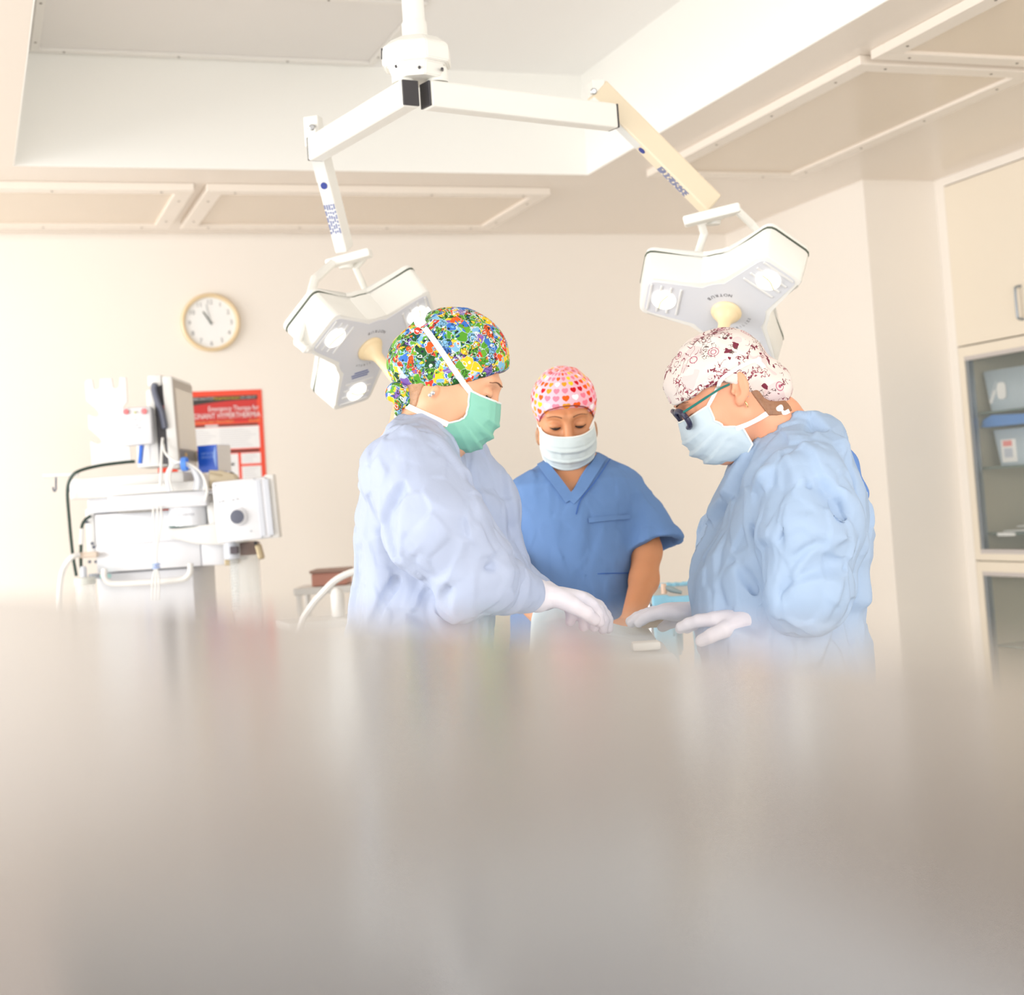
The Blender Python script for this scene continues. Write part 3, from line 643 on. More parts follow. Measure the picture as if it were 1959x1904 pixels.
b.build('lettering', mat('carton_pale_blue', (150, 186, 250), 0.4), t)
b = MB(); ex, ez = bm_.to_3x3() @ Vector((1, 0, 0)), Vector((0, 0, 1))
cres = [(18.5+0*i, 24-4.4*i) for i in range(11)]; c2 = [(18.5-5.5*math.sin(math.pi*i/10), 24-4.4*i) for i in range(10, -1, -1)]
b.face([bm_ @ Vector((x*k3, -0.0008, z*k3)) for x, z in cres+c2[1:-1]]); b.build('crescent', mat('carton_pale_blue', (150, 186, 250), 0.4), t)

# ------------------------------------------------------------------ built-in cabinet on the near right wall
cabm = mat('cream_cabinet', (236, 226, 209), 0.4); alum = mat('grey_aluminium', (150, 158, 166), 0.35, metal=0.6); alul = mat('pale_aluminium', (206, 200, 198), 0.35, metal=0.3)
cabin = mat('cabinet_interior', (196, 188, 166), 0.6); glassm = mat('cabinet_glass', (214, 224, 220), 0.03, alpha=0.10); shelfm = mat('glass_shelf', (90, 110, 104), 0.1)
t = empty('supply_cabinet', (XJ+0.2, 4.6, 0.1), 'cream built-in supply cabinet with grey-tracked glass doors', 'cabinet')
XA = XJ-0.002; YL = 5.598
b = MB()
b.box((XJ+0.44, 3.02, 0.11), (XJ+0.46, YL, 2.55)); b.box((XJ+0.02, YL-0.012, 0.11), (XJ+0.45, YL, 2.55)); b.box((XJ+0.02, 3.02, 0.11), (XJ+0.45, 3.04, 2.55))
b.box((XJ+0.02, 3.02, 1.785), (XJ+0.45, YL, 1.80)); b.box((XJ+0.02, 3.02, 0.82), (XJ+0.45, YL, 0.84))
b.build('carcass', cabin, t)
up = MB().box((XA, 4.30, 1.812), (XJ+0.02, YL, 2.555), 0.002).build('upper_door', cabm, t)
MB().box((XA, 3.02, 1.812), (XJ+0.02, 4.295, 2.555), 0.002).build('upper_door', cabm, t)
h = MB(); hy, hz0, hz1 = 5.135, 1.875, 2.02
h.tube(spline([(XA, hy, hz0), (XA-0.022, hy, hz0+0.004), (XA-0.03, hy, hz0+0.02), (XA-0.03, hy, hz1-0.02), (XA-0.022, hy, hz1-0.004), (XA, hy, hz1)], 5), 0.006, 10); h.build('handle', alum, up, True)
def frame(z0, z1, nm):
    y1 = YL-0.012; q = MB(); q.box((XA, y1-0.03, z0), (XJ+0.018, y1+0.010, z1)); q.box((XA, 3.05, z1-0.045), (XJ+0.018, y1-0.03, z1)); q.box((XA, 3.05, z0), (XJ+0.018, y1-0.03, z0+0.03)); q.build(nm, cabm, t)
    q = MB(); q.box((XJ+0.004, y1-0.052, z0+0.03), (XJ+0.03, y1-0.03, z1-0.045)); q.build('track', alum, t)
    q = MB(); q.box((XA+0.0005, 3.05, z1-0.064), (XJ+0.02, y1-0.0305, z1-0.045)); q.box((XA+0.0005, 3.05, z0+0.03), (XJ+0.02, y1-0.0305, z0+0.05)); q.build('rail', alul, t)
    MB().box((XJ+0.012, 3.06, z0+0.05), (XJ+0.016, y1-0.05, z1-0.064)).build('glass_pane', glassm, t)
frame(0.835, 1.806, 'door_frame'); frame(0.13, 0.829, 'door_frame')
for z in (1.502, 1.252, 0.955): MB().box((XJ+0.05, 3.06, z-0.008), (XJ+0.43, YL-0.02, z)).build('shelf', shelfm, t)
MB().box((XJ+0.05, 3.06, 0.44), (XJ+0.43, YL-0.02, 0.448)).build('shelf', shelfm, t)
b = MB()
for z in np.arange(0.9, 1.75, 0.032): b.box((XJ+0.05, YL-0.0135, z), (XJ+0.062, YL-0.0115, z+0.014))
b.build('peg_holes', blackp, t)
binm = mat('frosted_bin', (196, 212, 224), 0.25, alpha=0.72); bluewrap = mat('blue_wrap', (66, 128, 200), 0.6); pack = mat('white_packet', (232, 232, 230), 0.5)
def bin_(x0, y0, y1, z, h_, label):
    tt = empty('storage_bin', (x0+0.1, (y0+y1)/2, z), label, 'bin', 'frosted bins in the cabinet')
    q = MB(); ez = Vector((0, 0, 1)); xm, ym = x0+0.13, (y0+y1)/2
    q.prism(rrect(0.24, y1-y0-0.02, 0.02), (xm, ym, z), (1, 0, 0), (0, 1, 0), ez, 0.002, h_, scale1=1.07)
    top_ = [f for f in q.bm.faces if f.normal.z > 0.9 or abs(sum(v.co.z for v in f.verts)/len(f.verts)-(z+h_)) < 1e-4]
    bmesh.ops.delete(q.bm, geom=top_, context='FACES')
    o_ = q.build('bin_body', binm, tt, True)
    o_.modifiers.new('wall', 'SOLIDIFY').thickness = 0.003
    return tt
b1 = bin_(XJ+0.08, 4.75, 5.535, 1.502, 0.185, 'frosted storage bin on the top cabinet shelf')
b2 = bin_(XJ+0.08, 4.75, 5.50, 1.252, 0.165, 'frosted storage bin with a red and white label, under the blue wrap')
bl = MB().prism(rrect(0.06, 0.075, 0.02), (XJ+0.083, 5.42, 1.590), (0, 1, 0), (0, 0, 1), (1, 0, 0), -0.004, 0.0); bl.build('oval_label', pack, b1)
MB().beam((XJ+0.088, 5.51, 1.54), (XJ+0.086, 5.45, 1.63), 0.02, 0.002, up=(1, 0, 0)).build('label_strip', pack, b1)
bl = MB().box((XJ+0.084, 5.36, 1.268), (XJ+0.088, 5.46, 1.375)); bl.build('label', pack, b2)
MB().box((XJ+0.0825, 5.385, 1.340), (XJ+0.0845, 5.445, 1.365)).build('red_print', mat('label_red', (226, 130, 126), 0.5), b2)
MB().box((XJ+0.0825, 5.385, 1.290), (XJ+0.0845, 5.44, 1.330)).build('grey_print', mat('label_grey', (184, 190, 204), 0.5), b2)
q = MB(); q.prism([(5.565, 0.0), (5.545, 0.034), (5.48, 0.054), (5.30, 0.044), (5.05, 0.030), (4.8, 0.02), (4.8, -0.006), (5.2, 0.0), (5.33, 0.0)], (XJ+0.06, 0, 1.252+0.181), (0, 1, 0), (0, 0, 1), (1, 0, 0), 0.0, 0.26, bev=0.004)
tag(q.build('blue_wrap', bluewrap, None, True), 'folded blue wrap laid across the labelled bin in the cabinet', 'wrap')
for i in range(3):
    q = MB(); q.prism([(5.50-0.03*i, 0.004), (5.485-0.03*i, 0.011), (5.0, 0.020), (4.9, 0.020), (4.9, 0.012)], (XJ+0.08+0.05*i, 0, 0.953+0.0175*i), (0, 1, 0), (0, 0, 1), (1, 0, 0), 0, 0.12, bev=0.003)
    tag(q.build('sterile_packet', pack, None, True), ['lowest white sterile packet lying on the third cabinet shelf', 'middle white sterile packet of the pile on the third cabinet shelf', 'topmost white sterile packet of the pile on the third cabinet shelf'][i], 'packet', 'white packets in the cabinet')
q = MB().box((XJ+0.06, 4.9, 0.956), (XJ+0.077, 5.26, 1.03), 0.006); tag(q.build('blue_box', bluewrap), 'small blue box in front of the white packets on the third shelf', 'box')
MB().box((XJ+0.046, 5.37, 0.941), (XJ+0.0495, 5.49, 0.956)).build('shelf_label', pack, t)
q = MB(); q.prism([(5.2, 0.0), (5.19, 0.03), (5.05, 0.12), (4.8, 0.13), (4.8, 0.0)], (XJ+0.1, 0, 0.449), (0, 1, 0), (0, 0, 1), (1, 0, 0), 0, 0.2, bev=0.01); tag(q.build('linen_pack', pack, None, True), 'pale linen pack on the lower cabinet shelf', 'linen pack')

# ------------------------------------------------------------------ red bin on a stand and hose, left of the green-masked surgeon
bp = pix(622, 1122, 6.1)
t = empty('bin_stand', (bp[0], bp[1], 0), 'white stand against the back wall carrying a dull red bin', 'stand', rotz=-YAW)
M = Matrix([[HX[i], HY[i], HZ[i], (bp[0], bp[1], 0)[i]] for i in range(3)]+[[0, 0, 0, 1]])
MB().box((-0.13, -0.02, bp[2]-0.03), (0.16, 0.26, bp[2]), 0.006, M).build('top', plasw, t)
for sx in (-0.11, 0.14):
    for sy in (0.0, 0.24): MB().tube([M @ Vector((sx, sy, 0)), M @ Vector((sx, sy, bp[2]-0.03))], 0.012, 10).build('leg', plasw, t)
t = empty('red_bin', (bp[0], bp[1], bp[2]), 'dull red bin with brown lid on the white stand by the back wall', 'bin')
MB().box((-0.055, 0.0, bp[2]+0.001), (0.09, 0.2, bp[2]+0.055), 0.006, M).build('bin_body', mat('dull_red', (198, 140, 124), 0.5), t)
MB().box((-0.062, -0.006, bp[2]+0.055), (0.097, 0.206, bp[2]+0.068), 0.004, M).build('lid', mat('brown_lid', (168, 138, 126), 0.5), t)
cable('corrugated_hose', [(735, 1092, 4.6), (700, 1090, 4.6), (668, 1097, 4.6), (640, 1112, 4.6), (616, 1136, 4.6), (596, 1160, 4.6), (575, 1200, 4.6), (560, 1300, 4.6), (560, 1560, 4.62), (575, 1700, 4.7)], 0.011, plasw, 'white hose arching out from behind the green-masked surgeon', 'hose')
p = pix(646, 1148, 5.15)
t = empty('white_jug', (p[0], p[1], p[2]-0.06), 'small white jug behind the arching hose', 'jug')
MB().lathe([(0.022, -0.06), (0.024, -0.055), (0.024, 0.02), (0.018, 0.035), (0.008, 0.042)], p, HZ, 20).build('jug_body', plasw, t, True)
sp_ = MB(); sp_.box((p[0]-0.2, p[1]-0.12, p[2]-0.09), (p[0]+0.2, p[1]+0.12, p[2]-0.061), 0.006); t2 = empty('side_trolley', (p[0], p[1], 0), 'low white trolley top behind the green-masked surgeon, under the jug', 'trolley'); sp_.build('trolley_top', plasw, t2)
for sx in (-0.17, 0.17):
    for sy in (-0.09, 0.09): MB().tube([(p[0]+sx, p[1]+sy, 0), (p[0]+sx, p[1]+sy, p[2]-0.09)], 0.012, 10).build('leg', steelm, t2)

# ------------------------------------------------------------------ implicit surfaces: smooth unions meshed as one skin
def rc(p, a, b, ra, rb):
    a, b = np.asarray(a, float), np.asarray(b, float); ba = b-a
    h = np.clip(((p-a)@ba)/(ba@ba+1e-12), 0, 1)
    return np.linalg.norm(p-a-h[:, None]*ba, axis=1)-(ra+(rb-ra)*h)
def ell(p, c, r):
    q = p-np.asarray(c, float); r = np.asarray(r, float)
    k0 = np.linalg.norm(q/r, axis=1); k1 = np.linalg.norm(q/(r*r), axis=1)
    return k0*(k0-1.0)/np.maximum(k1, 1e-9)
def smin(a, b, k):
    h = np.maximum(k-np.abs(a-b), 0)/k
    return np.minimum(a, b)-h*h*k*0.25
def smax(a, b, k): return -smin(-a, -b, k)
def chain(p, pts, rad, k=0.01):
    d = None
    for i in range(len(pts)-1):
        e = rc(p, pts[i], pts[i+1], rad[i], rad[i+1]); d = e if d is None else smin(d, e, k)
    return d
_rs = np.random.RandomState(7); _LAT = _rs.rand(64, 64, 64).astype(np.float32)
def vnoise(p, sc, seed=0):
    q = p*sc+seed*17.31; i = np.floor(q).astype(int); f = q-i; f = f*f*(3-2*f); i &= 63; j = (i+1) & 63
    L = _LAT; x0, y0, z0 = i.T; x1, y1, z1 = j.T; fx, fy, fz = f.T
    c00 = L[x0, y0, z0]*(1-fx)+L[x1, y0, z0]*fx; c10 = L[x0, y1, z0]*(1-fx)+L[x1, y1, z0]*fx
    c01 = L[x0, y0, z1]*(1-fx)+L[x1, y0, z1]*fx; c11 = L[x0, y1, z1]*(1-fx)+L[x1, y1, z1]*fx
    return (c00*(1-fy)+c10*fy)*(1-fz)+(c01*(1-fy)+c11*fy)*fz
def ridged(p, sc, seed=0): return 1-np.abs(2*vnoise(p, sc, seed)-1)
def crumple(p, seed, n=9, lam=(0.07, 0.17)):
    """straight crisp folds in many directions, each present only in patches"""
    r_ = np.random.RandomState(seed); q = p+0.035*(np.stack([vnoise(p, 7, seed+i) for i in range(3)], 1)-0.5); v = np.zeros(len(p))
    for i in range(n):
        d = r_.randn(3); d[2] *= 0.8; d /= np.linalg.norm(d); L_ = r_.uniform(*lam)
        t = q@d/L_+r_.rand()*5; tri = np.abs((t % 1)-0.5)*2
        m_ = np.clip((vnoise(p, 6.5, seed*3+i)-0.50)*5, 0, 1)
        v += m_*(tri-0.5)*L_
    return v
def skin(fn, lo, hi, h):
    """surface nets over fn < 0, evaluated only in blocks near the surface"""
    lo, hi = np.asarray(lo, float), np.asarray(hi, float); B = 8
    nb = np.ceil((hi-lo)/(h*B)).astype(int); n = nb*B
    bi = np.stack(np.meshgrid(*[np.arange(v) for v in nb], indexing='ij'), -1).reshape(-1, 3)
    cen = lo+(bi+0.5)*B*h; dv = fn(cen)
    G = np.repeat(np.repeat(np.repeat(dv.reshape(nb), B, 0), B, 1), B, 2).astype(np.float32)
    G = np.pad(G, ((0, 1),)*3, mode='edge')
    keep = bi[np.abs(dv) < B*h*1.75]
    off = np.stack(np.meshgrid(*[np.arange(B)]*3, indexing='ij'), -1).reshape(-1, 3)
    for s0 in range(0, len(keep), 400):
        ii = (keep[s0:s0+400, None, :]*B+off[None]).reshape(-1, 3)
        G[ii[:, 0], ii[:, 1], ii[:, 2]] = fn(lo+ii*h)
    G[0], G[-1], G[:, 0], G[:, -1], G[:, :, 0], G[:, :, -1] = 1, 1, 1, 1, 1, 1
    I = G < 0
    cnt = np.zeros(n, np.int8)
    for dx in (0, 1):
        for dy in (0, 1):
            for dz in (0, 1): cnt += I[dx:dx+n[0], dy:dy+n[1], dz:dz+n[2]]
    cells = np.argwhere((cnt > 0) & (cnt < 8))
    vid = -np.ones(n, np.int32); vid[tuple(cells.T)] = np.arange(len(cells))
    cor = [(a, b, c) for a in (0, 1) for b in (0, 1) for c in (0, 1)]
    val = {c: G[cells[:, 0]+c[0], cells[:, 1]+c[1], cells[:, 2]+c[2]] for c in cor}
    acc = np.zeros((len(cells), 3)); num = np.zeros(len(cells))
    for ax in range(3):
        for c in cor:
            if c[ax]: continue
            e = list(c); e[ax] = 1; va, vb = val[c], val[tuple(e)]
            m_ = (va < 0) != (vb < 0); t = np.where(m_, va/np.where(m_, va-vb, 1), 0)
            pt = np.tile(np.array(c, float), (len(cells), 1)); pt[:, ax] += t
            acc[m_] += pt[m_]; num[m_] += 1
    V = lo+(cells+acc/np.maximum(num, 1)[:, None])*h
    Q = []
    for ax in range(3):
        o1, o2 = [(1, 2), (2, 0), (0, 1)][ax]
        sl = [slice(0, n[i]) for i in range(3)]; a = I[tuple(sl)]
        sh = [slice(0, n[i]) for i in range(3)]; sh[ax] = slice(1, n[ax]+1); b = I[tuple(sh)]
        E_ = np.argwhere(a != b); E_ = E_[(E_[:, o1] > 0) & (E_[:, o2] > 0)]
        s1 = np.zeros(3, int); s1[o1] = 1; s2 = np.zeros(3, int); s2[o2] = 1
        q = np.stack([vid[tuple((E_-s1-s2).T)], vid[tuple((E_-s2).T)], vid[tuple(E_.T)], vid[tuple((E_-s1).T)]], 1)
        fl = ~a[tuple(E_.T)]; q[fl] = q[fl][:, ::-1]; Q.append(q)
    Q = np.concatenate(Q); Q = Q[(Q >= 0).all(1)]
    return V, Q
def vnormals(V, Q):
    n = np.cross(V[Q[:, 2]]-V[Q[:, 0]], V[Q[:, 3]]-V[Q[:, 1]]); A = np.zeros_like(V)
    for i in range(4): np.add.at(A, Q[:, i], n)
    return A/np.maximum(np.linalg.norm(A, axis=1), 1e-12)[:, None]
def facets(V, seed, levels):
    """crumpled cloth: tilted flat patches meeting in crisp creases; levels = [(size, tilt, stretch, limit)]"""
    r_ = np.random.RandomState(seed); out = np.zeros(len(V))
    for sz, tilt, st, lim in levels:
        q = (V+0.3*sz*(np.stack([vnoise(V, 0.6/sz, seed+i) for i in range(3)], 1)-0.5))*np.array(st)
        lo, hi = q.min(0), q.max(0); n = int(np.prod(hi-lo)/sz**3*1.0)+8
        # keep only seeds close to the surface
        Sd = lo+r_.rand(n*2, 3)*(hi-lo); sub_ = q[::37]
        near = np.array([((sub_-s_)**2).sum(1).min() < (0.8*sz)**2 for s_ in Sd]); Sd = Sd[near]
        G = r_.randn(len(Sd), 3); G /= np.linalg.norm(G, axis=1)[:, None]; off = (r_.rand(len(Sd))-0.5)*sz*tilt*0.4
        for s0 in range(0, len(V), 20000):
            p_ = q[s0:s0+20000]; D = np.sqrt(np.maximum(((p_**2).sum(1)[:, None]+(Sd**2).sum(1)[None]-2*p_@Sd.T), 0))
            o2 = np.argpartition(D, 2, axis=1)[:, :3]; d3_ = np.take_along_axis(D, o2, 1); h_ = np.stack([((p_-Sd[o2[:, i]])*G[o2[:, i]]).sum(1)*tilt+off[o2[:, i]] for i in range(3)], 1)
            w_ = np.exp(-(d3_-d3_.min(1)[:, None])/(0.035*sz)); w_ /= w_.sum(1)[:, None]
            out[s0:s0+20000] += np.clip((w_*h_).sum(1), -lim, lim*0.8)
    return out
def skin_obj(name, fn, lo, hi, h, material, parent, relax=0, disp=None):
    V, Q = skin(fn, lo, hi, h)
    if disp is not None: V = V+vnormals(V, Q)*disp(V)[:, None]
    for _ in range(relax):
        A = np.zeros_like(V); c = np.zeros(len(V))
        for i in range(4):
            for j in ((i+1) % 4, (i-1) % 4): np.add.at(A, Q[:, i], V[Q[:, j]]); np.add.at(c, Q[:, i], 1)
        V = V*0.5+0.5*A/np.maximum(c, 1)[:, None]
    return from_data(name, V, Q, material, parent)

# ------------------------------------------------------------------ heads, in a frame with the face towards -Y and up +Z, metres
class Head:
    def __init__(s, centre, fwd, up):
        s.c = np.asarray(centre, float); F = unit(fwd); X = unit(np.cross(np.asarray(up, float), F)); U = np.cross(F, X)
        s.M = np.stack([X, -F, U], 1)        # columns: left of the person, back, up
    def to(s, p): return (p-s.c)@s.M
    def out(s, q): return s.c+np.asarray(q, float)@s.M.T
def face_sdf(q, ear='full'):
    x = np.abs(q[:, 0]); qa = np.stack([x, q[:, 1], q[:, 2]], 1)
    d = ell(q, (0, 0.014, 0.034), (0.0745, 0.095, 0.080))
    d = smin(d, ell(q, (0, -0.030, -0.030), (0.062, 0.062, 0.072)), 0.045)
    d = smin(d, ell(q, (0, -0.052, -0.075), (0.042, 0.036, 0.038)), 0.04)           # jaw
    d = smin(d, ell(q, (0, -0.072, -0.096), (0.020, 0.016, 0.015)), 0.03)           # chin
    d = smin(d, rc(qa, (0.052, 0.0, -0.052), (0.022, -0.062, -0.094), 0.022, 0.014), 0.03)   # jaw line
    d = smin(d, ell(qa, (0.040, -0.064, -0.022), (0.022, 0.018, 0.017)), 0.03)      # cheekbones
    d = smin(d, rc(qa, (0.010, -0.088, 0.030), (0.040, -0.074, 0.032), 0.010, 0.009), 0.018)  # brow
    d = smax(d, -ell(qa, (0.032, -0.100, 0.010), (0.020, 0.018, 0.014)), 0.022)     # eye sockets
    d = smin(d, ell(qa, (0.0315, -0.0795, 0.0085), (0.0155, 0.0125, 0.0115)), 0.006)    # lids over the eyeballs
    d = smax(d, -rc(qa, (0.019, -0.0925, 0.0035), (0.045, -0.0835, 0.0045), 0.0022, 0.0018), 0.003)
    d = smin(d, rc(q, (0, -0.089, 0.016), (0, -0.106, -0.018), 0.0072, 0.0108), 0.014)   # nose
    d = smin(d, ell(qa, (0.0105, -0.100, -0.024), (0.008, 0.010, 0.007)), 0.008)
    d = smax(d, -ell(qa, (0.0065, -0.106, -0.031), (0.0035, 0.005, 0.004)), 0.004)
    d = smin(d, ell(q, (0, -0.090, -0.050), (0.020, 0.010, 0.006)), 0.008)          # lips
    d = smin(d, ell(q, (0, -0.089, -0.061), (0.018, 0.010, 0.007)), 0.008)
    d = smax(d, -rc(qa, (0, -0.100, -0.0555), (0.018, -0.090, -0.0545), 0.002, 0.001), 0.003)
    if ear == 'none': return d
    if ear == 'lobe': return smin(d, ell(qa, (0.077, 0.004, -0.030), (0.0065, 0.0075, 0.012)), 0.006)
    # ears, leaning back
    e = qa-np.array([0.0785, 0.016, 0.0]); cT, sT = math.cos(0.38), math.sin(0.38)
    e = np.stack([e[:, 0], e[:, 1]*cT-e[:, 2]*sT, e[:, 1]*sT+e[:, 2]*cT], 1); cA, sA = math.cos(0.35), math.sin(0.35)
    ex, ey = e[:, 0]*cA-e[:, 1]*sA, e[:, 0]*sA+e[:, 1]*cA; ez = e[:, 2]-0.12*0
    er = np.stack([ex, ey, ez], 1)
    # helix rim: an arc of varying height, antihelix, lobe, and a hollow concha
    ear = ell(er, (0.004, 0.004, 0.002), (0.007, 0.0165, 0.029))
    ear = smin(ear, ell(er, (0.002, -0.004, -0.026), (0.006, 0.009, 0.010)), 0.008)
    ear = smax(ear, -ell(er, (0.013, 0.001, 0.006), (0.0105, 0.0112, 0.0215)), 0.004)
    ear = smin(ear, ell(er, (0.006, 0.005, 0.004), (0.0035, 0.004, 0.016)), 0.004)
    ear = smax(ear, -ell(er, (0.010, -0.005, -0.008), (0.008, 0.006, 0.008)), 0.004)
    ear = smin(ear, ell(er, (0.006, -0.012, -0.006), (0.004, 0.004, 0.006)), 0.004)
    return smin(d, ear, 0.006)
def snap(fn, p, d, far=0.25, n=400):
    """first hit of fn < 0 along d from p"""
    t = np.linspace(0, far, n); P = np.asarray(p)+t[:, None]*np.asarray(d); v = fn(P)
    i = np.argmax(v < 0)
    return P[i] if v[i] < 0 else None
def grad(fn, p, e=0.002):
    P = np.array([p]*6); 
    for i in range(3): P[2*i][i] += e; P[2*i+1][i] -= e
    v = fn(P); return unit(v[0::2]-v[1::2])
def ribbon(name, P, N, wd, th, material, parent):
    """flat strip along P lying against a surface with normals N"""
    V, Fq = [], []
    for i, p in enumerate(P):
        d = unit(P[min(i+1, len(P)-1)]-P[max(i-1, 0)]); s_ = unit(np.cross(d, N[i])); w_ = wd[i] if hasattr(wd, '__len__') else wd
        for a, b in ((-1, 0), (1, 0), (1, 1), (-1, 1)): V.append(p+s_*a*w_/2+N[i]*th*b)
    for i in range(len(P)-1):
        for k_ in range(4): Fq.append((4*i+k_, 4*i+(k_+1) % 4, 4*i+4+(k_+1) % 4, 4*i+4+k_))
    L_ = 4*(len(P)-1); Fq += [(3, 2, 1, 0), (L_, L_+1, L_+2, L_+3)]
    return from_data(name, V, Fq, material, parent, autosmooth=40)
def strap(name, fn, path, material, parent, wd=0.009, lift=0.0012, d0=2.3, seg=10):
    """strap through photo points laid on the surface fn along the sight lines"""
    pts = []; nn = []
    Q = spline([A3(x, y, 0) for x, y in path], seg)
    for q in Q:
        r_ = unit(ray(q[0], q[1])); h_ = snap(fn, CAM+r_*d0, r_, 1.3, 900)
        if h_ is None: continue
        pts.append(h_); nn.append(grad(fn, h_, 0.006))
    P = np.array(pts)
    for _ in range(2): P[1:-1] = (P[:-2]+2*P[1:-1]+P[2:])/4
    P = [p+n*lift for p, n in zip(P, nn)]
    return ribbon(name, P, nn, wd, 0.0012, material, parent)
def mask_mesh(hd, material, parent, side, centre, edge_m, pleats, seed, wid=1.0, nu=64, nv=60, billow=0.0):
    """pleated mask: side = [(v, x, y, z)], centre = [(v, y, z)] in head coordinates"""
    sv = np.array(side, float); cv = np.array(centre, float)
    V = np.zeros((nv+1, nu+1, 3))
    for j in range(nv+1):
        v = j/nv
        xs, ys, zs = (np.interp(v, sv[:, 0], sv[:, i]) for i in (1, 2, 3)); yc, zc = (np.interp(v, cv[:, 0], cv[:, i]) for i in (1, 2))
        for i in range(nu+1):
            f = (i/nu)*2-1; a = f*math.pi/2; c = math.cos(a)
            x = xs*wid*math.sin(a)*(1-0.04*abs(math.sin(2*a))); y = ys+(yc-ys)*c**0.75; z = zs+(zc-zs)*c**0.9
            # pleats fan from the gathered side edges
            pl = 0.0
            for pv, amp in pleats:
                t = (v-pv)/0.10
                if 0 <= t < 1: pl += amp*(1-t)*(0.35+0.65*c)
                elif -0.03/0.10 <= t < 0: pl += amp*(t+0.3)/0.3*(0.35+0.65*c)
            V[j, i] = (x, y-pl, z-pl*0.3)
    P = V.reshape(-1, 3)
    q = P*1.0; wv = (vnoise(q, 22, seed)-0.5)*0.007+(ridged(q, 48, seed+1)-0.6)*0.0028
    rad_ = P-np.array([0, 0.03, -0.04]); rad_ /= np.linalg.norm(rad_, axis=1)[:, None]
    edge = np.minimum(1, np.minimum(np.tile(np.arange(nu+1), nv+1), nu-np.tile(np.arange(nu+1), nv+1))/6)
    P = P+rad_*(wv*edge)[:, None]
    Pw = hd.out(P)
    Q = [(j*(nu+1)+i, j*(nu+1)+i+1, (j+1)*(nu+1)+i+1, (j+1)*(nu+1)+i) for j in range(nv) for i in range(nu)]
    o = from_data('face_mask', Pw, np.array(Q), material, parent)
    md = o.modifiers.new('cloth', 'SOLIDIFY'); md.thickness = 0.0014; md.offset = 0
    G = Pw.reshape(nv+1, nu+1, 3)
    # binding along the edges
    bd = MB()
    for line in (G[0], G[-1], G[:, 0], G[:, -1]): bd.tube([tuple(p) for p in line[::2]], 0.0019, 6)
    bd.build('mask_binding', edge_m, o, True)
    return o, G

# ------------------------------------------------------------------ cloth, skin and cap materials
skinm = mat('warm_skin', (228, 172, 136), 0.5, sss=0.12, bump=(220, 0.08, 0.002), var=(14, 0.03))
skint = mat('tanned_skin', (206, 142, 100), 0.5, sss=0.12, bump=(220, 0.08, 0.002), var=(14, 0.04))
skinp = mat('rosy_skin', (230, 164, 130), 0.5, sss=0.12, bump=(220, 0.08, 0.002), var=(14, 0.03))
hairb = mat('brown_hair', (150, 108, 80), 0.5, bump=(160, 0.6, 0.003), var=(90, 0.25))
hairl = mat('light_brown_hair', (178, 136, 104), 0.5, bump=(160, 0.6, 0.003), var=(90, 0.25))
lashm = mat('dark_lashes', (44, 30, 26), 0.6); browm = mat('brown_brow', (128, 88, 64), 0.7)
strapm = mat('white_tape', (243, 241, 238), 0.6); bindm = mat('mask_binding', (236, 240, 236), 0.6)
maskg = mat('teal_mask', (132, 196, 175), 0.6, bump=(300, 0.15, 0.001), var=(30, 0.03))
maskb = mat('pale_blue_mask', (196, 212, 222), 0.6, bump=(300, 0.15, 0.001), var=(30, 0.02))
masks = mat('white_blue_mask', (204, 216, 218), 0.6, bump=(300, 0.15, 0.001), var=(30, 0.02))
scrubm = mat('blue_scrub_cotton', (102, 136, 186), 0.75, bump=(420, 0.25, 0.001), var=(16, 0.03), spec=0.2)
scrubd = mat('deep_blue_scrub', (62, 100, 172), 0.75, bump=(420, 0.25, 0.001), spec=0.2)
glovem = mat('white_glove', (220, 216, 224), 0.45); shoem = mat('white_clog', (232, 232, 230), 0.5)
def gown_mat(name, rgb):
    mt = mat(name, rgb, 0.62, spec=0.25, var=(9, 0.02)); nt = mt.node_tree; b = nt.nodes['Principled BSDF']
    tc = nt.nodes.new('ShaderNodeTexCoord'); n = nt.nodes.new('ShaderNodeTexNoise'); n.noise_type = 'RIDGED_MULTIFRACTAL' if hasattr(n, 'noise_type') else 'FBM'
    n.inputs['Scale'].default_value = 17; n.inputs['Detail'].default_value = 3
    v = nt.nodes.new('ShaderNodeTexVoronoi'); v.feature = 'DISTANCE_TO_EDGE'; v.inputs['Scale'].default_value = 26
    mx = nt.nodes.new('ShaderNodeMath'); mx.operation = 'MULTIPLY_ADD'; mx.inputs[1].default_value = 0.35
    nt.links.new(tc.outputs['Object'], n.inputs['Vector']); nt.links.new(tc.outputs['Object'], v.inputs['Vector'])
    nt.links.new(v.outputs['Distance'], mx.inputs[0]); nt.links.new(n.outputs[0], mx.inputs[2])
    bp = nt.nodes.new('ShaderNodeBump'); bp.inputs['Strength'].default_value = 0.5; bp.inputs['Distance'].default_value = 0.008
    nt.links.new(mx.outputs[0], bp.inputs['Height']); nt.links.new(bp.outputs[0], b.inputs['Normal'])
    return mt
gown1 = gown_mat('pale_blue_gown', (170, 181, 205)); gown2 = gown_mat('sky_blue_gown', (160, 182, 210)); gownd = mat('gown_inside_blue', (92, 132, 196), 0.7)
def N(nt, t, **kw):
    n = nt.nodes.new(t)
    for k_, v in kw.items():
        if k_.startswith('i_'): n.inputs[int(k_[2:]) if k_[2:].isdigit() else k_[2:]].default_value = v
        else: setattr(n, k_, v)
    return n
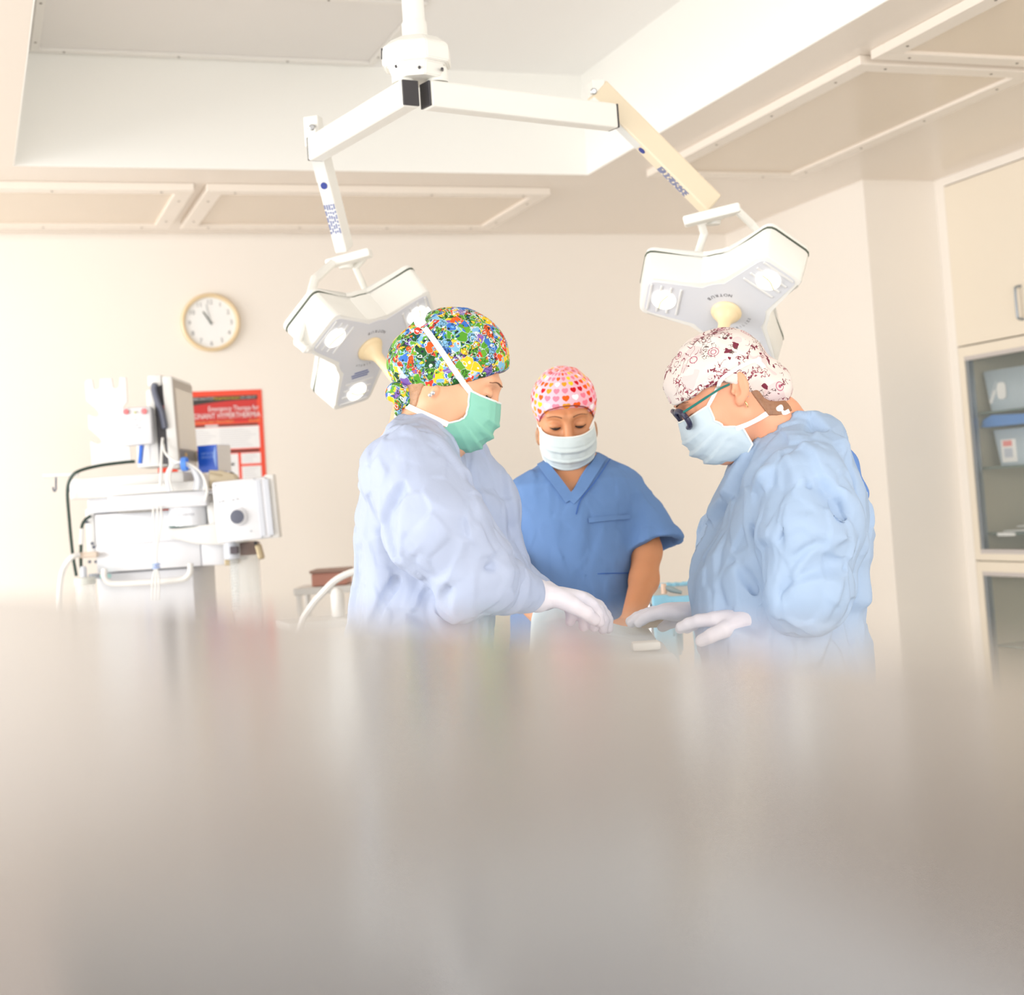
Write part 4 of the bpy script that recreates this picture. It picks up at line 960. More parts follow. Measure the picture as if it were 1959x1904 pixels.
def mth(nt, op, a, b=None, c=None):
    n = nt.nodes.new('ShaderNodeMath'); n.operation = op
    for i, v in enumerate((a, b, c)):
        if v is None: continue
        if hasattr(v, 'is_linked') or hasattr(v, 'links'): nt.links.new(v, n.inputs[i])
        else: n.inputs[i].default_value = v
    return n.outputs[0]
def mixc(nt, fac, a, b):
    n = nt.nodes.new('ShaderNodeMix'); n.data_type = 'RGBA'
    for s_, v in ((n.inputs[0], fac), (n.inputs[6], a), (n.inputs[7], b)):
        if hasattr(v, 'links'): nt.links.new(v, s_)
        else: s_.default_value = v
    return n.outputs[2]
def new_mat(name, rough=0.75):
    mt = bpy.data.materials.new(name); mt.use_nodes = True; b = mt.node_tree.nodes['Principled BSDF']; b.inputs['Roughness'].default_value = rough
    b.inputs['Specular IOR Level'].default_value = 0.2
    return mt, mt.node_tree, b
def ramp(nt, fac, stops, interp='CONSTANT'):
    r = nt.nodes.new('ShaderNodeValToRGB'); cr_ = r.color_ramp; cr_.interpolation = interp
    while len(cr_.elements) < len(stops): cr_.elements.new(0.5)
    for i, (p_, c_) in enumerate(stops): cr_.elements[i].position = i*1e-4
    for i in range(len(stops)-1, -1, -1): cr_.elements[i].position = stops[i][0]
    for i, (p_, c_) in enumerate(stops): cr_.elements[i].color = lin(c_)
    nt.links.new(fac, r.inputs[0]); return r.outputs[0]
def jungle_cap():
    """crowded many-coloured print: patches, outlines, dots and petals"""
    mt, nt, b = new_mat('jungle_print_cotton'); tc = N(nt, 'ShaderNodeTexCoord'); src = tc.outputs['Object']
    nz = N(nt, 'ShaderNodeTexNoise'); nz.inputs['Scale'].default_value = 55; nt.links.new(src, nz.inputs['Vector'])
    ad = N(nt, 'ShaderNodeVectorMath', operation='MULTIPLY_ADD'); nt.links.new(nz.outputs['Color'], ad.inputs[0]); ad.inputs[1].default_value = (0.016,)*3; nt.links.new(src, ad.inputs[2])
    def vor(sc, feat, off=0.0):
        v = N(nt, 'ShaderNodeTexVoronoi', feature=feat); v.inputs['Scale'].default_value = sc
        a = N(nt, 'ShaderNodeVectorMath', operation='ADD'); nt.links.new(ad.outputs[0], a.inputs[0]); a.inputs[1].default_value = (off, off*1.7, off*0.6); nt.links.new(a.outputs[0], v.inputs['Vector']); return v
    v1 = vor(56, 'F1'); e1_ = vor(56, 'DISTANCE_TO_EDGE'); v2 = vor(155, 'F1', 3.1); e2_ = vor(155, 'DISTANCE_TO_EDGE', 3.1); v3 = vor(92, 'F1', 7.7)
    sep = lambda v: N(nt, 'ShaderNodeSeparateColor')
    def chan(v, i):
        s_ = N(nt, 'ShaderNodeSeparateColor'); nt.links.new(v.outputs['Color'], s_.inputs[0]); return s_.outputs[i]
    pal1 = [(0, (84, 150, 44)), (0.17, (36, 88, 44)), (0.28, (214, 88, 34)), (0.34, (120, 172, 206)), (0.43, (244, 190, 40)), (0.56, (58, 110, 190)), (0.68, (188, 200, 204)), (0.72, (100, 158, 52)), (0.86, (122, 92, 168)), (0.93, (214, 60, 40))]
    pal2 = [(0, (244, 196, 54)), (0.16, (60, 140, 56)), (0.32, (200, 208, 212)), (0.40, (34, 40, 60)), (0.52, (232, 110, 48)), (0.66, (110, 170, 214)), (0.8, (150, 200, 74)), (0.92, (30, 70, 120))]
    c1 = ramp(nt, chan(v1, 0), pal1); c2 = ramp(nt, chan(v2, 0), pal2); c3 = ramp(nt, chan(v3, 1), pal1)
    col = mixc(nt, mth(nt, 'GREATER_THAN', chan(v1, 1), 0.45), c1, c3)
    small = mth(nt, 'MULTIPLY', mth(nt, 'GREATER_THAN', chan(v2, 1), 0.5), mth(nt, 'LESS_THAN', v2.outputs['Distance'], 0.42))
    col = mixc(nt, small, col, c2)
    ringd = mth(nt, 'MULTIPLY', mth(nt, 'LESS_THAN', mth(nt, 'ABSOLUTE', mth(nt, 'SUBTRACT', v3.outputs['Distance'], 0.36)), 0.05), mth(nt, 'GREATER_THAN', chan(v3, 2), 0.78))
    col = mixc(nt, ringd, col, lin((240, 244, 240)))
    col = mixc(nt, mth(nt, 'LESS_THAN', e1_.outputs['Distance'], 0.020), col, lin((186, 204, 206)))
    col = mixc(nt, mth(nt, 'MULTIPLY', mth(nt, 'LESS_THAN', e2_.outputs['Distance'], 0.05), mth(nt, 'GREATER_THAN', chan(v1, 2), 0.55)), col, lin((36, 48, 44)))
    nt.links.new(col, b.inputs['Base Color']); return mt
def sketch_cap():
    """cream cloth with loose maroon and brown line sketches"""
    mt, nt, b = new_mat('sketch_print_cotton'); tc = N(nt, 'ShaderNodeTexCoord'); src = tc.outputs['Object']
    def noise(sc, det=2, off=0.0, dist=0.0):
        n = N(nt, 'ShaderNodeTexNoise'); n.inputs['Scale'].default_value = sc; n.inputs['Detail'].default_value = det; n.inputs['Distortion'].default_value = dist
        a = N(nt, 'ShaderNodeVectorMath', operation='ADD'); nt.links.new(src, a.inputs[0]); a.inputs[1].default_value = (off, off, off); nt.links.new(a.outputs[0], n.inputs['Vector']); return n.outputs[0]
    def line(sc, wd, off, dist=0.5): return mth(nt, 'LESS_THAN', mth(nt, 'ABSOLUTE', mth(nt, 'SUBTRACT', noise(sc, 2, off, dist), 0.5)), wd)
    def mask(sc, th, off): return mth(nt, 'GREATER_THAN', noise(sc, 1, off), th)
    base = lin((226, 216, 210)); col = mixc(nt, mth(nt, 'MULTIPLY', mask(26, 0.60, 4.0), 0.55), base, lin((214, 186, 188)))
    col = mixc(nt, mth(nt, 'MULTIPLY', line(46, 0.020, 1.0, 1.0), mask(22, 0.53, 2.0)), col, lin((128, 60, 74)))
    col = mixc(nt, mth(nt, 'MULTIPLY', line(80, 0.030, 5.0, 0.5), mask(20, 0.57, 9.0)), col, lin((150, 76, 90)))
    col = mixc(nt, mth(nt, 'MULTIPLY', mask(70, 0.58, 3.3), mask(24, 0.60, 7.1)), col, lin((120, 48, 66)))
    col = mixc(nt, mth(nt, 'MULTIPLY', line(110, 0.022, 8.0, 0.3), mask(18, 0.58, 12.0)), col, lin((96, 76, 74)))
    v = N(nt, 'ShaderNodeTexVoronoi', feature='F1'); v.inputs['Scale'].default_value = 26; nt.links.new(src, v.inputs['Vector'])
    rg = mth(nt, 'LESS_THAN', mth(nt, 'ABSOLUTE', mth(nt, 'SUBTRACT', mth(nt, 'FRACT', mth(nt, 'MULTIPLY', v.outputs['Distance'], 9.0)), 0.5)), 0.16)
    s_ = N(nt, 'ShaderNodeSeparateColor'); nt.links.new(v.outputs['Color'], s_.inputs[0])
    rg = mth(nt, 'MULTIPLY', rg, mth(nt, 'MULTIPLY', mth(nt, 'LESS_THAN', v.outputs['Distance'], 0.30), mth(nt, 'GREATER_THAN', s_.outputs[0], 0.68)))
    col = mixc(nt, rg, col, lin((176, 96, 120)))
    nt.links.new(col, b.inputs['Base Color']); return mt
def heart_cap(hd):
    """pink cloth with rows of hearts; u runs round the head, v up it (vertex UVs)"""
    mt, nt, b = new_mat('heart_print_cotton'); uv = N(nt, 'ShaderNodeUVMap'); sp = N(nt, 'ShaderNodeSeparateXYZ'); nt.links.new(uv.outputs[0], sp.inputs[0])
    U, V_ = sp.outputs[0], sp.outputs[1]
    cu, cv_ = mth(nt, 'FLOOR', U), mth(nt, 'FLOOR', V_)
    x = mth(nt, 'MULTIPLY', mth(nt, 'SUBTRACT', mth(nt, 'SUBTRACT', U, cu), 0.5), 3.05); y = mth(nt, 'MULTIPLY', mth(nt, 'SUBTRACT', mth(nt, 'SUBTRACT', V_, cv_), 0.45), 2.9)
    x2 = mth(nt, 'MULTIPLY', x, x); y2 = mth(nt, 'MULTIPLY', y, y); s_ = mth(nt, 'SUBTRACT', mth(nt, 'ADD', x2, y2), 1.0)
    s3 = mth(nt, 'MULTIPLY', mth(nt, 'MULTIPLY', s_, s_), s_); rhs = mth(nt, 'MULTIPLY', x2, mth(nt, 'MULTIPLY', y2, y))
    inside = mth(nt, 'LESS_THAN', mth(nt, 'SUBTRACT', s3, rhs), 0.0)
    cb_ = N(nt, 'ShaderNodeCombineXYZ'); nt.links.new(cu, cb_.inputs[0]); nt.links.new(cv_, cb_.inputs[1])
    wn = N(nt, 'ShaderNodeTexWhiteNoise', noise_dimensions='2D'); nt.links.new(cb_.outputs[0], wn.inputs['Vector'])
    hc_ = ramp(nt, wn.outputs[0], [(0, (238, 92, 20)), (0.28, (242, 128, 150)), (0.52, (205, 20, 30)), (0.66, (246, 156, 40)), (0.8, (250, 244, 246)), (0.88, (250, 204, 40))])
    col = mixc(nt, inside, lin((244, 186, 200)), hc_)
    nt.links.new(col, b.inputs['Base Color']); return mt

# ------------------------------------------------------------------ bodies
def hand_parts(wr, fdir, pnorm, curl=0.5, side=1, sc=1.0):
    """palm + five fingers as lists of (points, radii); fdir along the hand, pnorm out of the palm, side = thumb side"""
    f = unit(fdir); n = unit(np.asarray(pnorm)-f*(np.asarray(pnorm)@f)); s_ = np.cross(n, f)*side; out = []
    base = wr+f*0.078*sc
    lens = (0.070, 0.078, 0.073, 0.058)
    for i, L in enumerate(lens):
        o = base+s_*(0.029-0.0195*i)*sc-f*(0.004*(i == 3)+0.003*(i == 0))*sc
        a = 0.25+0.5*curl+0.08*i; P = [wr+f*0.03*sc+s_*(0.018-0.012*i)*sc, o]; d = f.copy(); ang = 0.0
        for q, fr in enumerate((0.45, 0.32, 0.23)):
            ang += a*(0.8 if q == 0 else 1.0)*curl*1.3; dd = f*math.cos(ang)+n*math.sin(ang); P.append(P[-1]+dd*L*fr*sc)
        out.append((P, [0.0125*sc, 0.0098*sc, 0.0088*sc, 0.0078*sc, 0.0068*sc]))
    t0 = wr+f*0.018*sc+s_*0.022*sc; t1 = t0+(f*0.62+s_*0.62+n*0.35)*0.042*sc; t2 = t1+(f*0.85+s_*0.25+n*0.4)*0.030*sc; t3 = t2+(f*0.9-s_*0.05+n*0.45)*0.024*sc
    out.append(([t0, t1, t2, t3], [0.0145*sc, 0.0115*sc, 0.0100*sc, 0.0082*sc]))
    return out, (wr, f, n, s_, sc)
def hand_sdf(p, H, grow=0.0):
    parts, (wr, f, n, s_, sc) = H
    q = p-(wr+f*0.045*sc); l = np.stack([q@s_, q@f, q@n], 1)
    d = ell(l, (0, 0, 0), (0.041*sc, 0.050*sc, 0.0165*sc))
    for P, R in parts: d = smin(d, chain(p, P, R, 0.004), 0.008)
    return d-grow
def stack(p, rows, sx, sy, e=2.4):
    """elliptical cross-sections by height: rows = [(z, centre(3), a, b)], a along sx, b along sy"""
    rows = sorted(rows, key=lambda r_: r_[0]); z = np.array([r_[0] for r_ in rows]); C = np.array([r_[1] for r_ in rows]); a = np.array([r_[2] for r_ in rows]); b = np.array([r_[3] for r_ in rows])
    pz = p[:, 2]; c = np.stack([np.interp(pz, z, C[:, i]) for i in range(2)], 1); A, B_ = np.interp(pz, z, a), np.interp(pz, z, b)
    dx = (p[:, :2]-c)@sx[:2]; dy = (p[:, :2]-c)@sy[:2]
    k_ = (np.abs(dx/A)**e+np.abs(dy/B_)**e)**(1/e)
    d = (k_-1)*np.minimum(A, B_)
    return np.maximum(d, np.maximum(z[0]-pz, pz-z[-1]))
def px_rows(rows, d, b, sx):
    """rows [(y, xl, xr, half depth, depth shift)] in the photo at depth d to stack rows"""
    out = []
    for r_ in rows:
        y, xl, xr, hb = r_[:4]; dd = d+(r_[4] if len(r_) > 4 else 0)
        P = pix((xl+xr)/2, y, dd); out.append((P[2], P, (xr-xl)/2*dd/FPX, hb))
    return out
def creases(p, lst):
    """sum of gaussian creases; lst = [(points, width, amplitude)]"""
    v = np.zeros(len(p))
    for pts, wd, am_ in lst:
        P = [np.asarray(q, float) for q in pts]; d = None
        for i in range(len(P)-1):
            e = rc(p, P[i], P[i+1], 0, 0); d = e if d is None else np.minimum(d, e)
        v += am_*np.exp(-(d/wd)**2)
    return v
def bbox(pts, pad): P = np.array(pts); return P.min(0)-pad, P.max(0)+pad
FX = unit(A3(_r[0], _r[1], 0)); FY = A3(_sy, _cy, 0)     # horizontal axes square to the camera heading

def legs(p, hip, d_side, feet, gap=0.085):
    dd = None
    for s_ in (-1, 1):
        h = hip+d_side*s_*gap; ft_ = feet+d_side*s_*0.10
        kn = (h+ft_)/2+A3(0, 0, 0.02); kn[2] = 0.46
        e = chain(p, [h, kn, ft_+A3(0, 0, 0.09)], [0.066, 0.048, 0.036], 0.03)
        dd = e if dd is None else smin(dd, e, 0.02)
    return dd
def shoes(parent, hip, d_side, fwd, feet):
    for s_ in (-1, 1):
        ft_ = feet+d_side*s_*0.10
        fn = lambda p, ft_=ft_: smax(smin(ell(p, ft_+A3(0, 0, 0.045), (0.047, 0.047, 0.045)), rc(p, ft_+A3(0, 0, 0.038), ft_+fwd*0.15+A3(0, 0, 0.03), 0.045, 0.036), 0.03), 0.001-p[:, 2], 0.004)
        lo, hi = bbox([ft_-A3(0.2, 0.2, 0.01), ft_+A3(0.2, 0.2, 0.12)], 0.02)
        skin_obj('shoe', fn, lo, hi, 0.006, shoem, parent)
def trousers(parent, hip, d_side, feet, m_, top=9.0):
    fn = lambda p: smax(smin(legs(p, hip, d_side, feet)-(0.022 if top > 5 else 0.012), ell(p, hip+A3(0, 0, 0.06), (0.13, 0.13, 0.15)), 0.05)-0.004*ridged(p, 14, 3), np.maximum(0.06-p[:, 2], p[:, 2]-min(hip[2]+0.1, top)), 0.005)
    lo, hi = bbox([hip, feet+A3(0, 0, 0.06)], A3(0.34, 0.34, 0.16)); skin_obj('trousers', fn, lo, hi, 0.012, m_, parent)

def eyes(hd, parent, sides, skin_fn, lash_w=0.0013, brow=True):
    for s_ in sides:
        P = []
        for i in range(9):
            t = i/8; x = s_*(0.0185+0.0265*t); z = 0.0040-0.0030*math.sin(math.pi*t)+0.0012*t
            h_ = snap(skin_fn, hd.out((x, -0.14, z)), hd.M[:, 1], 0.1)
            if h_ is not None: P.append(h_-hd.M[:, 1]*0.0006)
        if len(P) > 3: MB().tube([tuple(q) for q in P], [lash_w*(0.5+1.1*math.sin(math.pi*min(1, (i+1)/(len(P)))) ) for i in range(len(P))], 8).build('lashes', lashm, parent, True)
        if brow:
            P = []
            for i in range(9):
                t = i/8; x = s_*(0.014+0.036*t); z = 0.030+0.007*math.sin(math.pi*(t*0.75+0.1))-0.004*t
                h_ = snap(skin_fn, hd.out((x, -0.14, z)), hd.M[:, 1], 0.12)
                if h_ is not None: P.append(h_)
            if len(P) > 3: MB().tube([tuple(q) for q in P], [0.0026*(1.1-0.75*i/len(P)) for i in range(len(P))], 8, flat=0.5).build('eyebrow', browm, parent, True)

# ============================================================ person in the jungle-print cap (faces right)
d1 = 2.75
f1 = CR*math.cos(math.radians(27))-CU*math.sin(math.radians(27))-CF*0.04; u1 = CR*math.sin(math.radians(27))+CU*math.cos(math.radians(27))
H1 = Head(pix(856, 725, d1), f1, u1)
ft1 = A3(*pix(825, 1150, d1)[:2], 0)
P1 = empty('person', tuple(ft1), 'person in pale blue gown, green teal mask and jungle-print cap, bending over the table', 'person')
hip1 = A3(ft1[0], ft1[1], 0.88)-FX*0.045
rows1 = px_rows([(800, 768, 822, 0.075), (818, 745, 846, 0.12), (845, 726, 872, 0.165), (885, 710, 885, 0.185), (930, 698, 898, 0.185), (985, 688, 912, 0.175), (1050, 684, 925, 0.165), (1110, 678, 935, 0.17), (1160, 668, 945, 0.18), (1300, 655, 938, 0.20), (1560, 650, 930, 0.22), (1720, 645, 930, 0.225)], d1, 0, FX)
N1 = [(782, 905, 2.60), (838, 1010, 2.55), (900, 1098, 2.56), (975, 1126, 2.64), (1028, 1140, 2.70)]
F1_ = [(872, 895, 2.92), (918, 985, 2.93), (946, 1075, 2.93), (1000, 1124, 2.92), (1040, 1139, 2.91)]
N1w, F1w = [pix(*q) for q in N1], [pix(*q) for q in F1_]
hN1 = hand_parts(pix(1030, 1140, 2.70), pix(1110, 1146, 2.76)-pix(1030, 1140, 2.70), -HZ, 0.6, 1)
hF1 = hand_parts(pix(1043, 1140, 2.91), pix(1110, 1148, 2.90)-pix(1043, 1140, 2.91), -HZ, 0.6, -1)
def torso1(p): return stack(p, rows1, FX, FY)
neck1 = [H1.out((0, 0.030, -0.045)), pix(805, 812, d1), pix(800, 850, d1)]
def head1(p): return face_sdf(H1.to(p), 'lobe')
def body1(p):
    d = head1(p)
    d = smin(d, chain(p, neck1, [0.050, 0.056, 0.075]), 0.03)
    d = smin(d, torso1(p)+0.032, 0.025)
    d = smin(d, chain(p, N1w, [0.044, 0.041, 0.039, 0.034, 0.026]), 0.01); d = smin(d, chain(p, F1w, [0.044, 0.041, 0.039, 0.034, 0.026]), 0.01)
    d = smin(d, hand_sdf(p, hN1), 0.012); d = smin(d, hand_sdf(p, hF1), 0.012)
    d = smin(d, legs(p, hip1, FY, ft1), 0.04)
    return d
def body_mesh(body, pts, m_, parent, h=0.0036):
    lo, hi = bbox(pts, 0.22); lo[2] = 0.02
    return skin_obj('body', body, lo, hi, h, m_, parent)
body_mesh(body1, [H1.c, ft1]+N1w+F1w, skinm, P1)
cr1 = [([pix(x, y, 2.56) for x, y in ((792, 872), (752, 925), (728, 985), (738, 1010))], 0.007, -0.006),       # armhole seam
       ([pix(x, y, 2.62) for x, y in ((738, 1000), (756, 1040), (772, 1085), (790, 1130))], 0.012, -0.010),
       ([pix(x, y, 2.50) for x, y in ((862, 990), (835, 1010), (800, 1050), (785, 1062))], 0.007, -0.010),
       ([pix(x, y, 2.50) for x, y in ((870, 965), (830, 1000), (808, 1030))], 0.008, 0.007),
       ([pix(x, y, 2.50) for x, y in ((935, 1085), (895, 1090), (866, 1120), (852, 1150))], 0.012, -0.012),
       ([pix(x, y, 2.52) for x, y in ((880, 1020), (920, 1070), (952, 1100))], 0.012, 0.008),
       ([pix(x, y, 2.60) for x, y in ((806, 890), (846, 915), (872, 935))], 0.008, -0.007),
       ([pix(x, y, 2.64) for x, y in ((832, 866), (850, 890), (862, 918))], 0.007, -0.008),
       ([pix(x, y, 2.76) for x, y in ((895, 905), (918, 960), (914, 1000))], 0.010, -0.012),
       ([pix(x, y, 2.84) for x, y in ((960, 970), (930, 985), (915, 1000))], 0.008, -0.008),
       ([pix(x, y, 2.84) for x, y in ((945, 1000), (955, 1050), (962, 1090))], 0.007, -0.007),
       ([pix(x, y, 2.66) for x, y in ((720, 1010), (712, 1080), (705, 1150))], 0.010, -0.008),
       ([pix(x, y, 2.60) for x, y in ((760, 1110), (735, 1150), (715, 1200))], 0.012, -0.010)]
def wr(p, seed, a=1.0):
    q = p*np.array([1, 1, 0.55]); q = q+0.05*(vnoise(p, 9, seed)[:, None]-0.5)
    return a*0.004*(ridged(q, 12, seed)-0.62)
def gownf1(p):
    d = torso1(p)
    d = smin(d, chain(p, F1w[:4], [0.072, 0.074, 0.066, 0.042], 0.03), 0.02)
    d = smin(d, chain(p, N1w[:4], [0.080, 0.088, 0.074, 0.044], 0.03), 0.014)
    d = d-wr(p, 1)-creases(p, cr1)
    # neck opening and bound collar
    nk = rc(p, pix(822, 800, d1), pix(845, 850, d1-0.02), 0.062, 0.040)
    d = smax(d, -chain(p, neck1, [0.052, 0.058, 0.077])-0.0, 0.006)
    return d
lo, hi = bbox([r_[1] for r_ in rows1]+N1w+F1w, 0.2)
g = skin_obj('gown', gownf1, lo, hi, 0.0038, gown1, P1, disp=lambda V: facets(V, 3, [(0.105, 0.20, (1, 1, 0.55), 0.012), (0.048, 0.15, (1, 1, 0.65), 0.005)]))
trousers(P1, hip1, FY, ft1, scrubm, 0.60); shoes(P1, hip1, FY, FX, ft1)
# cuffs and gloves
for H_, Pw in ((hN1, N1w), (hF1, F1w)):
    a, b_ = Pw[-2], Pw[-1]
    fn = lambda p, H_=H_, a=a, b_=b_: smin(hand_sdf(p, H_, 0.0022), rc(p, b_+(a-b_)*0.5, b_, 0.0335, 0.030), 0.012)-0.0012*ridged(p, 60, 9)
    lo, hi = bbox([b_]+[q for P_, R_ in H_[0] for q in P_], 0.06); skin_obj('glove', fn, lo, hi, 0.0028, glovem, P1)
    fn = lambda p, a=a, b_=b_: chain(p, [a+(b_-a)*-0.1, a+(b_-a)*0.55], [0.050, 0.037])-0.004*(ridged(p, 40, 5)-0.5)
    lo, hi = bbox([a, b_], 0.09); skin_obj('cuff', fn, lo, hi, 0.004, gown1, P1)
# cap with knotted tails
def cap1f(p, wrk=True):
    q = H1.to(p)
    d = ell(q, (0, 0.002, 0.037), (0.0865, 0.102, 0.100))
    d = smin(d, ell(q, (0, 0.072, 0.000), (0.062, 0.044, 0.050)), 0.04)
    y, z = q[:, 1], q[:, 2]
    zc = np.interp(y, [-0.12, -0.092, -0.064, -0.036, 0, 0.053, 0.075, 0.13], [0.082, 0.066, 0.034, 0.006, -0.019, -0.058, -0.062, -0.062])
    d = smax(d, (zc-z)*0.72, 0.006)
    if wrk:
        qq = q*np.array([1, 1.0, 1.0]); back = np.clip((y-0.02)/0.08, 0, 1)
        d = d-0.0035*(ridged(qq, 24, 3)-0.6)*(0.6+1.6*back)-0.0018*(ridged(q, 50, 6)-0.6)
        # seam from crown to nape
        P = [(-0.088, -0.012, 0.10), (-0.085, 0.05, 0.055), (-0.068, 0.098, -0.01)]
        d = d+0.004*np.exp(-((rc(q, P[0], P[1], 0, 0))/0.004)**2)
        d = d+0.005*np.exp(-((rc(q, P[1], P[2], 0, 0))/0.005)**2)
    return d
lo, hi = bbox([H1.c], 0.2)
c_ = skin_obj('surgical_cap', cap1f, lo, hi, 0.0032, jungle_cap(), P1)
def knot1(p):
    q = H1.to(p)
    d = ell(q, (-0.040, 0.064, -0.058), (0.020, 0.020, 0.015)); d = smin(d, ell(q, (-0.046, 0.050, -0.070), (0.014, 0.016, 0.015)), 0.006); d = smin(d, ell(q, (-0.038, 0.074, -0.068), (0.014, 0.014, 0.016)), 0.006)
    d = smin(d, rc(q, (-0.044, 0.056, -0.076), (-0.044, 0.050, -0.095), 0.010, 0.008), 0.006)
    return d-0.003*(ridged(q, 60, 2)-0.5)
lo, hi = bbox([H1.out((-0.04, 0.06, -0.07))], 0.07); skin_obj('cap_ties', knot1, lo, hi, 0.0028, c_.data.materials[0], c_)
def hair1(p):
    q = H1.to(p); d = smin(face_sdf(q, 'none'), chain(p, neck1, [0.050, 0.056, 0.075]), 0.03)-0.0006-0.0020*ridged(q*np.array([1, 1, 0.35]), 90, 4)
    y, z = q[:, 1], q[:, 2]
    return smax(d, np.maximum(np.maximum(0.024-y, -0.070-z-0.25*(y-0.02)), z-0.0)+0.012*(vnoise(q*np.array([1, 1, 0.3]), 70, 2)-0.5), 0.003)
lo, hi = bbox([H1.c], 0.15); skin_obj('hair', hair1, lo, hi, 0.0028, hairl, P1)
side = [(0, 0.069, -0.052, 0.000), (0.4, 0.066, -0.064, -0.034), (0.6, 0.064, -0.065, -0.050), (0.8, 0.0645, -0.050, -0.066), (1, 0.060, -0.034, -0.078)]
cent = [(0, -0.110, 0.004), (0.25, -0.124, -0.030), (0.55, -0.122, -0.066), (0.8, -0.102, -0.102), (1, -0.066, -0.120)]
mk, G1 = mask_mesh(H1, maskg, P1, side, cent, bindm, [(0.28, 0.005), (0.48, 0.006), (0.68, 0.005)], 3)
surf1 = lambda p: np.minimum(smin(head1(p), chain(p, neck1, [0.050, 0.056, 0.075]), 0.03), cap1f(p, False)-0.0015)
strap('upper_tie', surf1, [(904, 756), (893, 742), (868, 706), (842, 668), (822, 640), (813, 629)], strapm, P1, 0.0105)
strap('lower_tie', surf1, [(857, 812), (838, 803), (812, 791), (788, 781), (768, 772)], strapm, P1, 0.0105)
for (x, y, tails) in ((806, 620, ((812, 600), (822, 590))), (768, 769, ((762, 785), (758, 800)))):
    r_ = unit(ray(x, y)); h_ = snap(surf1, CAM+r_*2.3, r_, 1.0, 800); h_ = h_ if h_ is not None else pix(x, y, d1-0.05)
    fn = lambda p, h_=h_: smin(ell(p, h_, (0.010, 0.009, 0.008)), ell(p, h_+CU*0.006-CR*0.006, (0.007, 0.006, 0.009)), 0.004)-0.001*ridged(p, 90, 3)
    lo, hi = bbox([h_], 0.03); skin_obj('tie_knot', fn, lo, hi, 0.002, strapm, P1)
    q = [h_]+[pix(a, b2, (h_-CAM)@CF-0.004) for a, b2 in tails]; q = spline(q, 5)
    ribbon('tie_end', q, [-CF]*len(q), 0.009, 0.001, strapm, P1)
eyes(H1, P1, (-1, 1), head1, 0.0022)
for z, dx in ((-0.034, 0.0), (-0.040, 0.003)):
    MB().lathe([(0.0001, 0), (0.0032, 0.001), (0.0036, 0.003), (0.0001, 0.0055)], H1.out((-0.084, 0.004+dx, z)), -H1.M[:, 0], 12).build('earring', mat('bright_silver', (226, 228, 232), 0.15, metal=0.9), P1, True)
# ============================================================ person in the maroon sketch cap (faces left)
d2 = 2.87
a2 = math.radians(34.5)
f2 = -CR*math.cos(a2)-CU*math.sin(a2)-CF*0.0; u2 = -CR*math.sin(a2)+CU*math.cos(a2)
H2 = Head(pix(1389, 751, d2), f2, u2)
ft2 = A3(*pix(1500, 1150, d2)[:2], 0)
P2 = empty('person', tuple(ft2), 'person in sky blue gown, teal-armed glasses and white cap with maroon sketches, looking down', 'person')
hip2 = A3(ft2[0], ft2[1], 0.86)+FX*0.02
rows2 = px_rows([(802, 1500, 1556, 0.075), (825, 1452, 1592, 0.135), (860, 1428, 1614, 0.175), (900, 1402, 1632, 0.19), (950, 1378, 1652, 0.19), (1000, 1358, 1658, 0.185), (1050, 1340, 1657, 0.18), (1100, 1334, 1654, 0.18), (1190, 1338, 1652, 0.19), (1330, 1362, 1668, 0.20), (1580, 1368, 1680, 0.22), (1740, 1366, 1690, 0.225)], d2, 0, FX)
N2 = [(1536, 930, 2.71), (1556, 1030, 2.66), (1548, 1116, 2.66), (1500, 1160, 2.72), (1452, 1184, 2.74)]
F2_ = [(1455, 930, 3.02), (1420, 1040, 3.04), (1400, 1130, 3.04), (1385, 1152, 3.04), (1346, 1170, 3.03)]
N2w, F2w = [pix(*q) for q in N2], [pix(*q) for q in F2_]
hN2 = hand_parts(pix(1449, 1185, 2.74), pix(1370, 1182, 2.78)-pix(1449, 1185, 2.74), -HZ, 0.3, -1)
hF2 = hand_parts(pix(1343, 1171, 3.03), pix(1270, 1170, 3.05)-pix(1343, 1171, 3.03), -HZ, 0.3, 1)
def torso2(p): return stack(p, rows2, FX, FY)
neck2 = [H2.out((0, 0.030, -0.045)), pix(1478, 812, d2), pix(1505, 860, d2)]
def head2(p): return face_sdf(H2.to(p))
def body2(p):
    d = smin(head2(p), chain(p, neck2, [0.054, 0.062, 0.080]), 0.03)
    d = smin(d, torso2(p)+0.034, 0.025)
    d = smin(d, chain(p, N2w, [0.044, 0.041, 0.039, 0.034, 0.026]), 0.01); d = smin(d, chain(p, F2w, [0.044, 0.041, 0.039, 0.034, 0.026]), 0.01)
    d = smin(d, hand_sdf(p, hN2), 0.012); d = smin(d, hand_sdf(p, hF2), 0.012)
    return smin(d, legs(p, hip2, FY, ft2), 0.04)
body_mesh(body2, [H2.c, ft2]+N2w+F2w, skinp, P2, 0.003)
